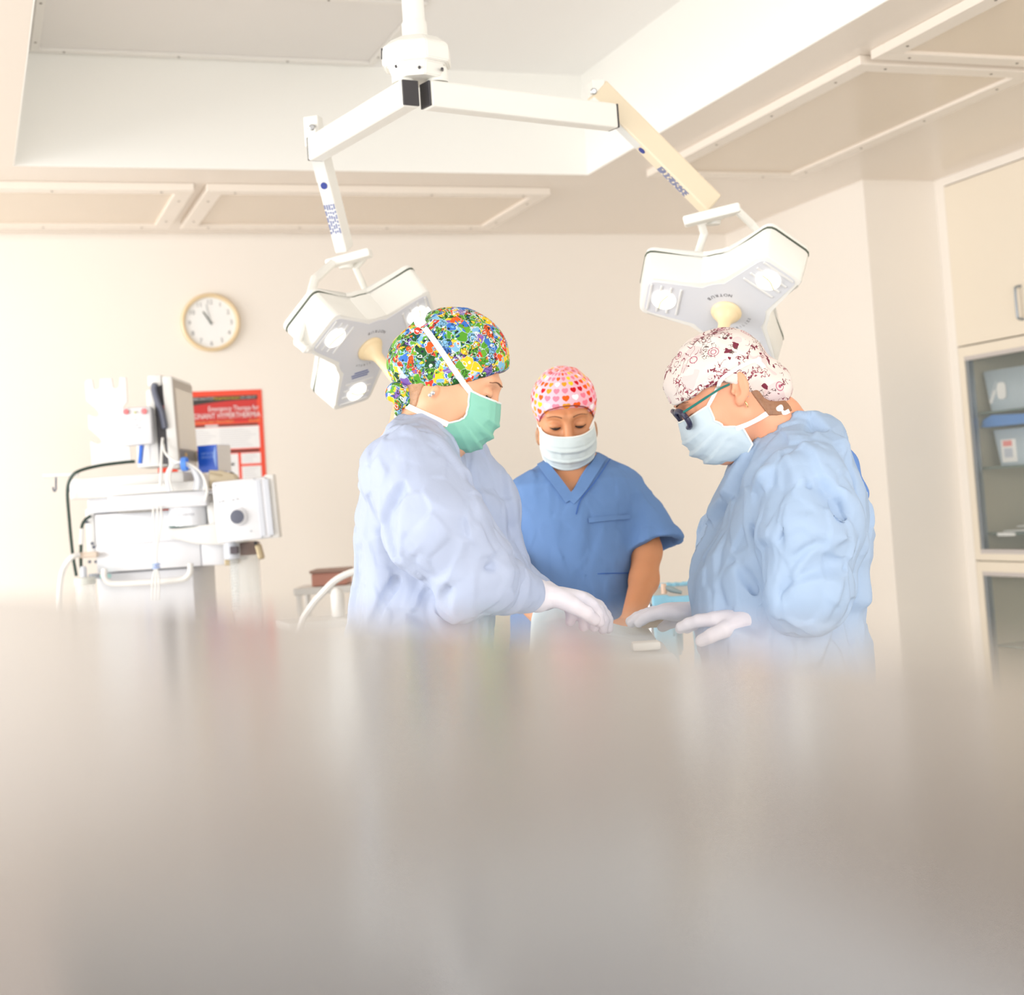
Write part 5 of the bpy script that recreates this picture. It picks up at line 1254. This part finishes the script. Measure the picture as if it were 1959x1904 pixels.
cr2 = [([pix(x, y, 2.66) for x, y in ((1468, 905), (1448, 950), (1432, 1000), (1424, 1060), (1436, 1100))], 0.010, -0.013),
       ([pix(x, y, 2.62) for x, y in ((1536, 850), (1546, 930), (1556, 990), (1566, 1030))], 0.006, -0.007),
       ([pix(x, y, 2.60) for x, y in ((1600, 905), (1608, 950), (1592, 1010))], 0.008, -0.010),
       ([pix(x, y, 2.60) for x, y in ((1632, 960), (1600, 990), (1565, 1040))], 0.008, -0.008),
       ([pix(x, y, 2.58) for x, y in ((1548, 975), (1500, 980), (1470, 995))], 0.008, -0.008),
       ([pix(x, y, 2.58) for x, y in ((1640, 1050), (1560, 1040), (1520, 1075), (1500, 1120))], 0.012, -0.011),
       ([pix(x, y, 2.58) for x, y in ((1620, 1030), (1550, 1062), (1515, 1100))], 0.010, 0.010),
       ([pix(x, y, 2.60) for x, y in ((1575, 1140), (1520, 1110), (1496, 1140))], 0.012, -0.010),
       ([pix(x, y, 2.72) for x, y in ((1405, 1070), (1440, 1120), (1475, 1180))], 0.010, -0.016),
       ([pix(x, y, 2.72) for x, y in ((1445, 1010), (1470, 1090), (1488, 1160))], 0.010, -0.012),
       ([pix(x, y, 2.74) for x, y in ((1350, 1072), (1385, 1078), (1420, 1066))], 0.005, -0.005),
       ([pix(x, y, 2.60) for x, y in ((1530, 880), (1500, 930), (1482, 960))], 0.008, -0.007),
       ([pix(x, y, 2.60) for x, y in ((1520, 1000), (1490, 1040), (1470, 1060))], 0.008, -0.009)]
def gownf2(p):
    d = torso2(p)
    d = smin(d, chain(p, F2w[:4], [0.072, 0.074, 0.066, 0.042], 0.03), 0.02)
    d = smin(d, chain(p, N2w[:4], [0.082, 0.088, 0.080, 0.046], 0.03), 0.014)
    d = d-wr(p, 6, 1.15)-creases(p, cr2)
    return smax(d, -chain(p, neck2, [0.056, 0.064, 0.082]), 0.006)
lo, hi = bbox([r_[1] for r_ in rows2]+N2w+F2w, 0.2)
skin_obj('gown', gownf2, lo, hi, 0.0038, gown2, P2, disp=lambda V: facets(V, 5, [(0.105, 0.27, (1, 1, 0.55), 0.015), (0.050, 0.17, (1, 1, 0.6), 0.006)]))
# scrub showing where the gown gapes at the back, and the tied collar end
bk = [pix(x, y, 2.83) for x, y in ((1546, 818), (1582, 836), (1616, 886), (1640, 945), (1642, 1000), (1632, 1050))]
skin_obj('scrub_back', lambda p: smax(chain(p, bk, [0.012, 0.020, 0.020, 0.016, 0.010, 0.006], 0.02)-0.003*ridged(p, 22, 8), gownf2(p)-0.012, 0.003), *bbox(bk, 0.06), 0.005, gownd, P2)
nt_ = [pix(x, y, 2.79) for x, y in ((1352, 880), (1390, 897), (1432, 866), (1480, 832), (1512, 812))]
trousers(P2, hip2, FY, ft2, scrubm, 0.60); shoes(P2, hip2, FY, -FX, ft2)
for H_, Pw in ((hN2, N2w), (hF2, F2w)):
    a, b_ = Pw[-2], Pw[-1]
    fn = lambda p, H_=H_, a=a, b_=b_: smin(hand_sdf(p, H_, 0.0022), rc(p, b_+(a-b_)*0.5, b_, 0.0335, 0.030), 0.012)-0.0012*ridged(p, 60, 9)
    lo, hi = bbox([b_]+[q for P_, R_ in H_[0] for q in P_], 0.06); skin_obj('glove', fn, lo, hi, 0.0028, glovem, P2)
    fn = lambda p, a=a, b_=b_: chain(p, [a+(b_-a)*-0.1, a+(b_-a)*0.55], [0.052, 0.037])-0.004*(ridged(p, 40, 5)-0.5)
    lo, hi = bbox([a, b_], 0.09); skin_obj('cuff', fn, lo, hi, 0.004, gown2, P2)
def cap2f(p, wrk=True):
    q = H2.to(p); y, z = q[:, 1], q[:, 2]
    d = ell(q, (0, -0.002, 0.034), (0.086, 0.104, 0.089)); d = smin(d, ell(q, (0, 0.040, 0.034), (0.078, 0.062, 0.064)), 0.03)
    bun = ell(q, (0, 0.068, -0.032), (0.066, 0.050, 0.054))
    if wrk: bun = bun-0.006*(ridged(q*np.array([1, 1, 0.7]), 26, 5)-0.55)
    d = smin(d, bun, 0.016)
    zc = np.interp(y, [-0.12, -0.10, -0.05, -0.004, 0.006, 0.018, 0.030, 0.069, 0.13], [0.043, 0.040, 0.032, 0.024, 0.014, -0.004, -0.026, -0.084, -0.095])
    d = smax(d, (zc-z)*0.62, 0.006)
    if wrk:
        sw_ = q[:, 2]*0.9+q[:, 1]*0.3
        d = d-0.0035*(ridged(np.stack([q[:, 0]*0.5, q[:, 1]*0.45, sw_], 1), 30, 11)-0.6)*1.6-0.0022*(ridged(q, 46, 12)-0.6)
        for s_ in (-1, 1):
            P = [(s_*0.072, -0.085, 0.048), (s_*0.090, -0.03, 0.078), (s_*0.082, 0.05, 0.088)]
            d = d+0.006*np.exp(-(np.minimum(rc(q, P[0], P[1], 0, 0), rc(q, P[1], P[2], 0, 0))/0.0055)**2)
            P = [(s_*0.078, -0.05, 0.044), (s_*0.094, 0.0, 0.052), (s_*0.082, 0.045, 0.060)]
            d = d+0.005*np.exp(-(np.minimum(rc(q, P[0], P[1], 0, 0), rc(q, P[1], P[2], 0, 0))/0.005)**2)
    return d
lo, hi = bbox([H2.c], 0.2); skin_obj('surgical_cap', cap2f, lo, hi, 0.0032, sketch_cap(), P2)
def hair2(p):
    q = H2.to(p); d = smin(face_sdf(q, 'none'), chain(p, neck2, [0.054, 0.062, 0.080]), 0.03)-0.0006-0.0022*ridged(q*np.array([1, 1, 0.35]), 90, 4); y, z = q[:, 1], q[:, 2]
    return smax(d, np.maximum(np.maximum(np.maximum(0.030-y, y-0.080), -0.088-z-0.4*(y-0.05)), z-0.0)+0.012*(vnoise(q*np.array([1, 1, 0.3]), 70, 5)-0.5), 0.003)
lo, hi = bbox([H2.c], 0.15); skin_obj('hair', hair2, lo, hi, 0.0028, hairb, P2)
cent2 = [(0, -0.110, 0.004), (0.25, -0.123, -0.028), (0.55, -0.119, -0.066), (0.8, -0.098, -0.103), (1, -0.050, -0.124)]
side2 = [(0, 0.068, -0.050, 0.004), (0.3, 0.068, -0.056, -0.026), (0.55, 0.067, -0.046, -0.048), (0.75, 0.067, -0.020, -0.066), (1, 0.060, -0.022, -0.106)]
mk2, G2 = mask_mesh(H2, maskb, P2, side2, cent2, bindm, [(0.30, 0.005), (0.50, 0.006), (0.70, 0.006)], 8)
surf2 = lambda p: np.minimum(smin(face_sdf(H2.to(p), 'none'), chain(p, neck2, [0.054, 0.062, 0.080]), 0.03), cap2f(p, False)-0.0015)
strap('upper_tie', surf2, [(1347, 793), (1356, 775), (1370, 748), (1380, 726), (1405, 708), (1432, 694), (1446, 690)], strapm, P2, 0.007)
strap('lower_tie', surf2, [(1408, 820), (1428, 812), (1450, 801), (1470, 790), (1486, 783)], strapm, P2, 0.010)
for (x, y, tails) in ((1448, 692, ((1456, 697), (1462, 704))), (1490, 783, ((1500, 790), (1510, 786)))):
    r_ = unit(ray(x, y)); h_ = snap(surf2, CAM+r_*2.3, r_, 1.0, 800); h_ = h_ if h_ is not None else pix(x, y, d2-0.04)
    fn = lambda p, h_=h_: smin(ell(p, h_, (0.006, 0.006, 0.0055)), ell(p, h_+CU*0.003+CR*0.004, (0.004, 0.004, 0.006)), 0.004)-0.001*ridged(p, 90, 3)
    lo, hi = bbox([h_], 0.03); skin_obj('tie_knot', fn, lo, hi, 0.002, strapm, P2)
    q = spline([h_]+[pix(a, b2, (h_-CAM)@CF-0.004) for a, b2 in tails], 5); ribbon('tie_end', q, [-CF]*len(q), 0.008, 0.001, strapm, P2)
eyes(H2, P2, (-1, 1), head2)
# glasses
gm = mat('navy_frame', (40, 38, 66), 0.3); tm = mat('teal_temple', (28, 120, 112), 0.3); gl = mat('spectacle_lens', (206, 216, 222), 0.03, alpha=0.18)
for s_ in (1, -1):
    P = [H2.out((s_*x, y, z)) for x, y, z in ((0.070, -0.097, 0.020), (0.074, -0.075, 0.0195), (0.078, -0.045, 0.0190), (0.0805, -0.015, 0.018), (0.082, 0.004, 0.015))]
    MB().tube(spline(P, 5), [0.0042]*11+[0.0036]*10, 8, flat=0.6).build('glasses_temple', tm, P2, True)
    P = []
    for i in range(33):
        a = 2*math.pi*i/32; P.append(H2.out((s_*(0.035+0.031*math.copysign(abs(math.cos(a))**0.7, math.cos(a))), -0.103+0.005*max(0, math.cos(a)), 0.007+0.019*math.copysign(abs(math.sin(a))**0.75, math.sin(a)))))
    MB().tube([tuple(q) for q in P], 0.0052, 8).build('glasses_rim', gm, P2, True)
    b = MB(); b.face([tuple(q) for q in P[:-1]]); b.build('glasses_lens', gl, P2)
    MB().beam(H2.out((s_*0.067, -0.100, 0.022)), H2.out((s_*0.067, -0.099, 0.008)), 0.009, 0.006, up=tuple(H2.M[:, 0]), bev=0.002).build('glasses_corner', gm, P2)
MB().tube([tuple(H2.out(q)) for q in ((0.009, -0.104, 0.014), (0, -0.107, 0.016), (-0.009, -0.104, 0.014))], 0.0025, 8).build('glasses_bridge', gm, P2, True)
silv = mat('bright_silver', (226, 228, 232), 0.15, metal=0.9); goldm = mat('pale_gold', (226, 190, 130), 0.2, metal=0.8)
MB().lathe([(0.0001, 0.0025), (0.0022, 0.0015), (0.0028, 0)], H2.out((0.0845, 0.019, -0.022)), H2.M[:, 0], 12).build('stud_earring', silv, P2, True)
MB().tube([tuple(H2.out((0.083+0.003*math.sin(a), 0.009+0.001*math.cos(a), -0.034+0.006*math.cos(a)))) for a in np.linspace(0.3, 5.6, 16)], 0.0011, 8).build('hoop_earring', goldm, P2, True)
# ============================================================ person in the heart-print cap (faces the camera)
d3 = 3.70
hf = unit(-FY*1.0+FX*0.03); th = math.radians(25)
H3 = Head(pix(1081, 795, d3), hf*math.cos(th)-A3(0, 0, 1)*math.sin(th), A3(0, 0, 1)*math.cos(th)+hf*math.sin(th)-FX*0.03)
ft3 = A3(*pix(1115, 1150, d3+0.02)[:2], 0)
P3 = empty('person', tuple(ft3), 'person in short-sleeved blue scrubs and pink heart-print cap, facing the camera', 'person')
hip3 = A3(ft3[0], ft3[1], 0.84)
rows3 = px_rows([(866, 1052, 1138, 0.06, 0.05), (882, 1036, 1162, 0.082, 0.05), (900, 1006, 1196, 0.100, 0.04), (922, 975, 1222, 0.110, 0.03), (950, 960, 1236, 0.118, 0.03), (990, 972, 1216, 0.128, 0.02), (1060, 976, 1214, 0.130, 0.01), (1130, 984, 1210, 0.130), (1250, 980, 1222, 0.135), (1330, 975, 1228, 0.135)], d3, 0, FX)
R3 = [(1192, 948, 3.72), (1224, 995, 3.71), (1236, 1055, 3.66), (1232, 1110, 3.60), (1208, 1185, 3.46)]   # her left arm, at the right of the picture
L3 = [(1003, 955, 3.72), (972, 1005, 3.71), (962, 1060, 3.64), (985, 1120, 3.52), (1035, 1180, 3.43)]
R3w, L3w = [pix(*q) for q in R3], [pix(*q) for q in L3]
hR3 = hand_parts(pix(1207, 1187, 3.45), pix(1186, 1212, 3.415)-pix(1207, 1187, 3.45), -HZ+FX*-0.3, 0.3, -1)
hL3 = hand_parts(pix(1037, 1182, 3.42), pix(1060, 1206, 3.40)-pix(1037, 1182, 3.42), -HZ+FX*0.3, 0.3, 1)
def torso3(p): return stack(p, rows3, FX, FY, 2.3)
neck3 = [H3.out((0, 0.030, -0.040)), pix(1090, 880, d3+0.03), pix(1092, 925, d3+0.03)]
def head3(p): return face_sdf(H3.to(p), 'none')
def body3(p):
    d = smin(head3(p), chain(p, neck3, [0.052, 0.056, 0.085]), 0.03)
    d = smin(d, torso3(p)+0.012, 0.03)
    for W, hh in ((R3w, hR3), (L3w, hL3)):
        d = smin(d, chain(p, W, [0.046, 0.042, 0.037, 0.034, 0.025], 0.02), 0.02); d = smin(d, hand_sdf(p, hh), 0.012)
    return smin(d, legs(p, hip3, FX, ft3), 0.04)
body_mesh(body3, [H3.c, ft3]+R3w+L3w, skint, P3)
cr3 = [([pix(x, y, 3.58) for x, y in ((1216, 930), (1212, 985), (1208, 1060))], 0.010, -0.012),
       ([pix(x, y, 3.58) for x, y in ((1012, 920), (1020, 975), (1028, 1000))], 0.012, -0.007), ([pix(x, y, 3.56) for x, y in ((975, 985), (982, 1040), (992, 1100))], 0.010, -0.010),
       ([pix(x, y, 3.56) for x, y in ((1040, 1060), (1050, 1100), (1056, 1160))], 0.014, -0.008), ([pix(x, y, 3.56) for x, y in ((1185, 935), (1178, 985), (1182, 1040))], 0.012, -0.006),
       ([pix(x, y, 3.56) for x, y in ((1110, 1090), (1100, 1130), (1096, 1170))], 0.012, -0.008), ([pix(x, y, 3.56) for x, y in ((1192, 990), (1150, 1000), (1120, 1012))], 0.010, -0.004),
       ([pix(x, y, 3.60) for x, y in ((1240, 930), (1250, 980), (1256, 1030))], 0.012, -0.009), ([pix(x, y, 3.60) for x, y in ((1150, 888), (1165, 920), (1160, 950))], 0.010, -0.004)]
slR = [R3w[0], R3w[1], pix(1252, 1046, 3.67)]; slL = [L3w[0], L3w[1], pix(955, 1060, 3.67)]
vA, vL, vR = pix(1093, 945, d3-0.13), pix(1040, 872, d3-0.02), pix(1140, 868, d3-0.02)
def scrubf(p):
    d = torso3(p)-0.004
    for Wl in (slR, slL):
        a = Wl[1]; e = chain(p, Wl, [0.050, 0.060, 0.078], 0.03)
        ax = unit(Wl[2]-Wl[0]); cut = (p-Wl[2])@ax
        tilt_ = FX*(0.55 if Wl is slR else -0.55); ct = (p-(Wl[2]))@unit(ax+tilt_*-0.45)
        e = smax(e, ct, 0.004)
        hollow = chain(p, [Wl[2]-ax*0.02, Wl[2]+ax*0.06], [0.050, 0.074], 0.03)
        e = smax(e, -hollow, 0.004)
        d = smin(d, e, 0.022)
    d = d-0.004*(ridged(p*np.array([1, 1, 0.5]), 11, 21)-0.6)-0.0022*(ridged(p*np.array([1, 1, 0.6]), 26, 22)-0.6)-creases(p, cr3)
    # V neck: wedge between two planes through the V point
    n1 = np.cross(vL-vA, FY); n1 = unit(n1); n1 = n1 if n1@(vR-vA) > 0 else -n1
    n2 = unit(np.cross(vR-vA, FY)); n2 = n2 if n2@(vL-vA) > 0 else -n2
    wedge = np.maximum(-(p-vA)@n1, -(p-vA)@n2); wedge = np.maximum(wedge, (p-pix(1090, 900, d3+0.045))@FY)
    d = smax(d, -wedge, 0.003)
    d = smax(d, -chain(p, neck3, [0.054, 0.058, 0.060]), 0.004)
    return d
lo, hi = bbox([r_[1] for r_ in rows3]+slR+slL, 0.17)
sc_ = skin_obj('scrub_top', scrubf, lo, hi, 0.0042, scrubm, P3, disp=lambda V: facets(V, 9, [(0.12, 0.075, (1, 1, 0.4), 0.006), (0.05, 0.06, (1, 1, 0.5), 0.002)]))
def on_scrub(path, seg=8):
    P, Nn = [], []
    for q in spline([A3(x, y, 0) for x, y in path], seg):
        r_ = unit(ray(q[0], q[1])); h_ = snap(scrubf, CAM+r_*3.2, r_, 0.9, 700)
        if h_ is not None: P.append(h_); Nn.append(grad(scrubf, h_, 0.01))
    return P, Nn
for path in ([(1033, 880), (1052, 906), (1074, 934), (1091, 958)], [(1150, 876), (1134, 902), (1112, 934), (1091, 960)]):
    P, Nn = on_scrub(path); ribbon('neck_band', [p_+n_*0.002 for p_, n_ in zip(P, Nn)], Nn, 0.026, 0.003, scrubm, sc_)
P, Nn = on_scrub([(1166, 882), (1140, 920), (1112, 955), (1102, 985)]); ribbon('neck_seam', [p_+n_*0.0045 for p_, n_ in zip(P, Nn)], Nn, 0.0025, 0.0012, scrubd, sc_)
pk = MB(); P, Nn = on_scrub([(1126, 996), (1160, 992), (1204, 988)]); ribbon('pocket_hem', [p_+n_*0.002 for p_, n_ in zip(P, Nn)], Nn, 0.012, 0.0022, scrubm, sc_)
P, Nn = on_scrub([(1142, 1098), (1165, 1097), (1200, 1096)]); ribbon('pocket_seam', [p_+n_*0.004 for p_, n_ in zip(P, Nn)], Nn, 0.0025, 0.001, scrubd, sc_)
trousers(P3, hip3, FX, ft3, scrubm); shoes(P3, hip3, FX, -FY, ft3)
def cap3f(p, wrk=True):
    q = H3.to(p); y, z = q[:, 1], q[:, 2]
    d = ell(q, (0, 0.010, 0.035), (0.0815, 0.107, 0.086))
    zc = np.interp(y, [-0.13, -0.100, -0.075, -0.05, -0.02, 0.02, 0.12], [0.080, 0.068, 0.046, 0.016, -0.02, -0.045, -0.06])
    d = smax(d, (zc-z)*0.65, 0.004)
    if wrk: d = d-0.003*(ridged(q, 24, 31)-0.6)*np.clip(0.5+z*8, 0.4, 1.4)-0.0012*(ridged(q, 50, 32)-0.6)
    return d
lo, hi = bbox([H3.c], 0.18); hm = heart_cap(H3); c3 = skin_obj('surgical_cap', cap3f, lo, hi, 0.0032, hm, P3)
me = c3.data; uvl = me.uv_layers.new(name='hearts'); co = np.zeros(len(me.vertices)*3, np.float32); me.vertices.foreach_get('co', co)
q = H3.to(co.reshape(-1, 3))
az = np.arctan2(q[:, 0], -(q[:, 1]-0.01)); lat = np.arctan2(q[:, 2]-0.03, np.hypot(q[:, 0], q[:, 1]-0.01))
uu = az*0.085/0.0225+0.5+40; vv = lat*0.098/0.0185+40
li = np.zeros(len(me.loops), np.int32); me.loops.foreach_get('vertex_index', li)
UV = np.stack([uu[li], vv[li]], 1).astype(np.float32); uvl.data.foreach_set('uv', UV.ravel())
rimP = []
for a in np.linspace(-1.25, 1.25, 41):
    for z in np.linspace(0.11, -0.05, 160):
        sc2 = math.sqrt(max(0.0, 1-((z-0.035)/0.086)**2)); x, y = 0.0820*math.sin(a)*sc2, 0.010-0.1075*math.cos(a)*sc2
        if z <= np.interp(y, [-0.13, -0.100, -0.075, -0.05, -0.02, 0.02, 0.12], [0.080, 0.068, 0.046, 0.016, -0.02, -0.045, -0.06])+0.001: break
    rimP.append(H3.out((x, y, z)))
MB().tube([tuple(p) for p in rimP], 0.0014, 6).build('cap_binding', mat('maroon_binding', (122, 52, 50), 0.6), c3, True)
lo, hi = bbox([H3.c], 0.18)
def hair3(p):
    q = H3.to(p); x = np.abs(q[:, 0]); d = ell(np.stack([x, q[:, 1], q[:, 2]], 1), (0.070, -0.006, -0.046), (0.007, 0.014, 0.024)); return d-0.004*(ridged(q*np.array([1, 1, 0.3]), 80, 4)-0.4)
skin_obj('hair', hair3, lo, hi, 0.0028, hairl, P3)
side3 = [(0, 0.066, -0.054, -0.004), (0.35, 0.069, -0.058, -0.032), (0.65, 0.070, -0.052, -0.060), (1, 0.066, -0.034, -0.086)]
cent3 = [(0, -0.1155, -0.012), (0.25, -0.124, -0.034), (0.55, -0.120, -0.068), (0.8, -0.104, -0.098), (1, -0.076, -0.120)]
mk3, G3 = mask_mesh(H3, masks, P3, side3, cent3, bindm, [(0.34, 0.006), (0.60, 0.006), (0.82, 0.004)], 14)
surf3 = lambda p: np.minimum(head3(p), cap3f(p, False)-0.0015)
strap('upper_tie', surf3, [(1036, 828), (1032, 818), (1027, 808)], strapm, P3, 0.007, d0=3.2)
strap('upper_tie', surf3, [(1128, 822), (1134, 806), (1137, 792)], strapm, P3, 0.007, d0=3.2)
eyes(H3, P3, (-1, 1), head3, 0.0019)

# ------------------------------------------------------------------ the operating table under its drape
tc_ = pix(1140, 1190, 2.98); ot = A3(tc_[0], tc_[1], 0)
MO = Matrix([[FX[i], FY[i], HZ[i], ot[i]] for i in range(3)]+[[0, 0, 0, 1]])
t = empty('operating_table', tuple(ot), 'narrow operating table under the pale blue drape between the three people', 'table', rotz=-YAW)
MB().box((-0.115, -0.27, 0.86), (0.115, 0.28, 0.925), 0.02, MO).build('tabletop', rubberm, t)
MB().lathe([(0.09, 0.06), (0.075, 0.10), (0.06, 0.14), (0.06, 0.86)], tuple(ot), n=24).build('column', steelm, t, True)
MB().box((-0.10, -0.25, 0.0), (0.10, 0.25, 0.06), 0.02, MO).build('base', steelm, t, True)
drm = gown_mat('pale_blue_drape', (206, 224, 234)); drb = gown_mat('aqua_drape', (150, 204, 226)); dri = mat('drape', (1, 1, 1))
nu, nv = 76, 96; V = np.zeros((nv+1, nu+1, 3))
for j in range(nv+1):
    for i in range(nu+1):
        s_ = -0.33+0.66*j/nv; u_ = (i/nu)*2-1
        flat = 0.125; L_ = 0.46; a = abs(u_)*L_; sg = 1 if u_ > 0 else -1
        mound = 0.100*math.exp(-((u_*L_+0.07)/0.09)**2)*math.exp(-((s_-0.17)/0.13)**2)
        e = max(0, max(-s_-0.29, s_-0.30)); 
        if a < flat: x, z = sg*a, 0.945+mound
        else: x, z = sg*(flat+min(0.02, (a-flat)*0.25)), 0.945+mound*math.exp(-(a-flat)*6)-(a-flat)
        z -= e*3.0; V[j, i] = (x, s_, z)
Pl = V.reshape(-1, 3); Pl[:, 2] += 0.012*(ridged(Pl*np.array([1, 1, 0.5]), 12, 41)-0.6)+0.005*(ridged(Pl, 26, 42)-0.6); Pl[:, 0] += 0.006*(ridged(Pl, 14, 43)-0.6)*np.sign(Pl[:, 0])
Pw = ot+Pl[:, :1]*FX+Pl[:, 1:2]*FY+Pl[:, 2:3]*HZ
Q = np.array([(j*(nu+1)+i, j*(nu+1)+i+1, (j+1)*(nu+1)+i+1, (j+1)*(nu+1)+i) for j in range(nv) for i in range(nu)])
o = from_data('surgical_drape', Pw, Q, drm); o.modifiers.new('cloth', 'SOLIDIFY').thickness = 0.002
tag(o, 'pale blue drape covering the operating table between the gowned people', 'drape')
p = pix(1233, 1198, 2.78)
def drop(px_, py_, d_, off=0.0):
    """height of the drape under a point"""
    q = pix(px_, py_, d_); l = q-ot; i = np.argmin((Pl[:, 0]-l@FX)**2+(Pl[:, 1]-l@FY)**2-(Pl[:, 2] > 0.9)*10); return A3(q[0], q[1], Pl[i, 2]+off)
q = drop(1233, 1198, 2.80, 0.004); Mq = Matrix([[FX[i], FY[i], HZ[i], q[i]] for i in range(3)]+[[0, 0, 0, 1]])
tag(MB().box((-0.027, -0.02, 0.0), (0.027, 0.02, 0.016), 0.005, Mq).build('gauze_pad', mat('white_gauze', (248, 246, 238), 0.8), None, True), 'small white gauze pad lying on the front of the drape', 'gauze')
q = drop(1262, 1168, 3.16); l_ = q-ot; q[2] = Pl[(np.abs(Pl[:, 0]-l_@FX+0.01) < 0.07) & (np.abs(Pl[:, 1]-l_@FY-0.015) < 0.10), 2].max()+0.002; Mq = Matrix([[FX[i], FY[i], HZ[i], q[i]] for i in range(3)]+[[0, 0, 0, 1]])
tag(MB().box((-0.05, -0.06, 0.0), (0.035, 0.09, 0.022), 0.009, Mq).build('skin_pad', mat('tan_skin_pad', (200, 172, 136), 0.9, bump=(200, 0.4, 0.002)), None, True), 'tan pad standing in for prepped skin on the drape beside the bare forearm', 'skin_pad')  # stand-in for what is most likely the patient's prepped skin
# back table with aqua drape
tb = pix(1352, 1150, 4.35); zt = pix(1330, 1136, 4.2)[2]; ob = A3(tb[0], tb[1], 0)
Mb = Matrix([[FX[i], FY[i], HZ[i], ob[i]] for i in range(3)]+[[0, 0, 0, 1]])
t = empty('back_table', tuple(ob), 'back table under an aqua drape behind the person in glasses', 'table', rotz=-YAW)
MB().box((-0.17, -0.20, zt-0.03), (0.36, 0.24, zt), 0.004, Mb).build('tabletop', steelm, t)
for sx in (-0.15, 0.34):
    for sy in (-0.165, 0.19): MB().tube([Mb @ Vector((sx, sy, 0)), Mb @ Vector((sx, sy, zt-0.03))], 0.013, 12).build('leg', steelm, t, True)
fn = lambda p: (lambda l: np.maximum(np.maximum(np.maximum(np.abs(l[:, 0]-0.095)-0.275, np.abs(l[:, 1]-0.02)-0.245), l[:, 2]-zt-0.008-0.03*np.clip((l[:, 0]+0.05)/0.2, 0, 1)), np.where(np.abs(l[:, 1]-0.02) > 0.232, zt-0.22, zt+0.012)-l[:, 2]))(np.stack([(p-ob)@FX, (p-ob)@FY, p[:, 2]], 1))-0.006*(ridged(p, 16, 51)-0.5)-0.012*(vnoise(p, 8, 52)-0.5)
lo, hi = bbox([ob+A3(0, 0, zt)], A3(0.5, 0.5, 0.09)); lo[2] -= 0.2; o = skin_obj('table_cover', fn, lo, hi, 0.008, drb, None); tag(o, 'crumpled aqua cover on the back table behind the person in glasses', 'drape')
q = pix(1270, 1128, 4.16)
t = empty('clamp', (q[0], q[1], zt+0.01), 'small beige and grey clamp lying on the aqua cover', 'clamp')
MB().tube([q+A3(0, 0, -0.012), q+A3(0, 0, 0.016)], 0.008, 10).build('jaw', mat('beige_rubber', (222, 190, 166), 0.5), t, True)
MB().tube([pix(1272, 1124, 4.16), pix(1284, 1128, 4.16), pix(1304, 1134, 4.16)], [0.006, 0.009, 0.005], 10).build('grip', mat('grey_green_rubber', (150, 166, 168), 0.5), t, True)
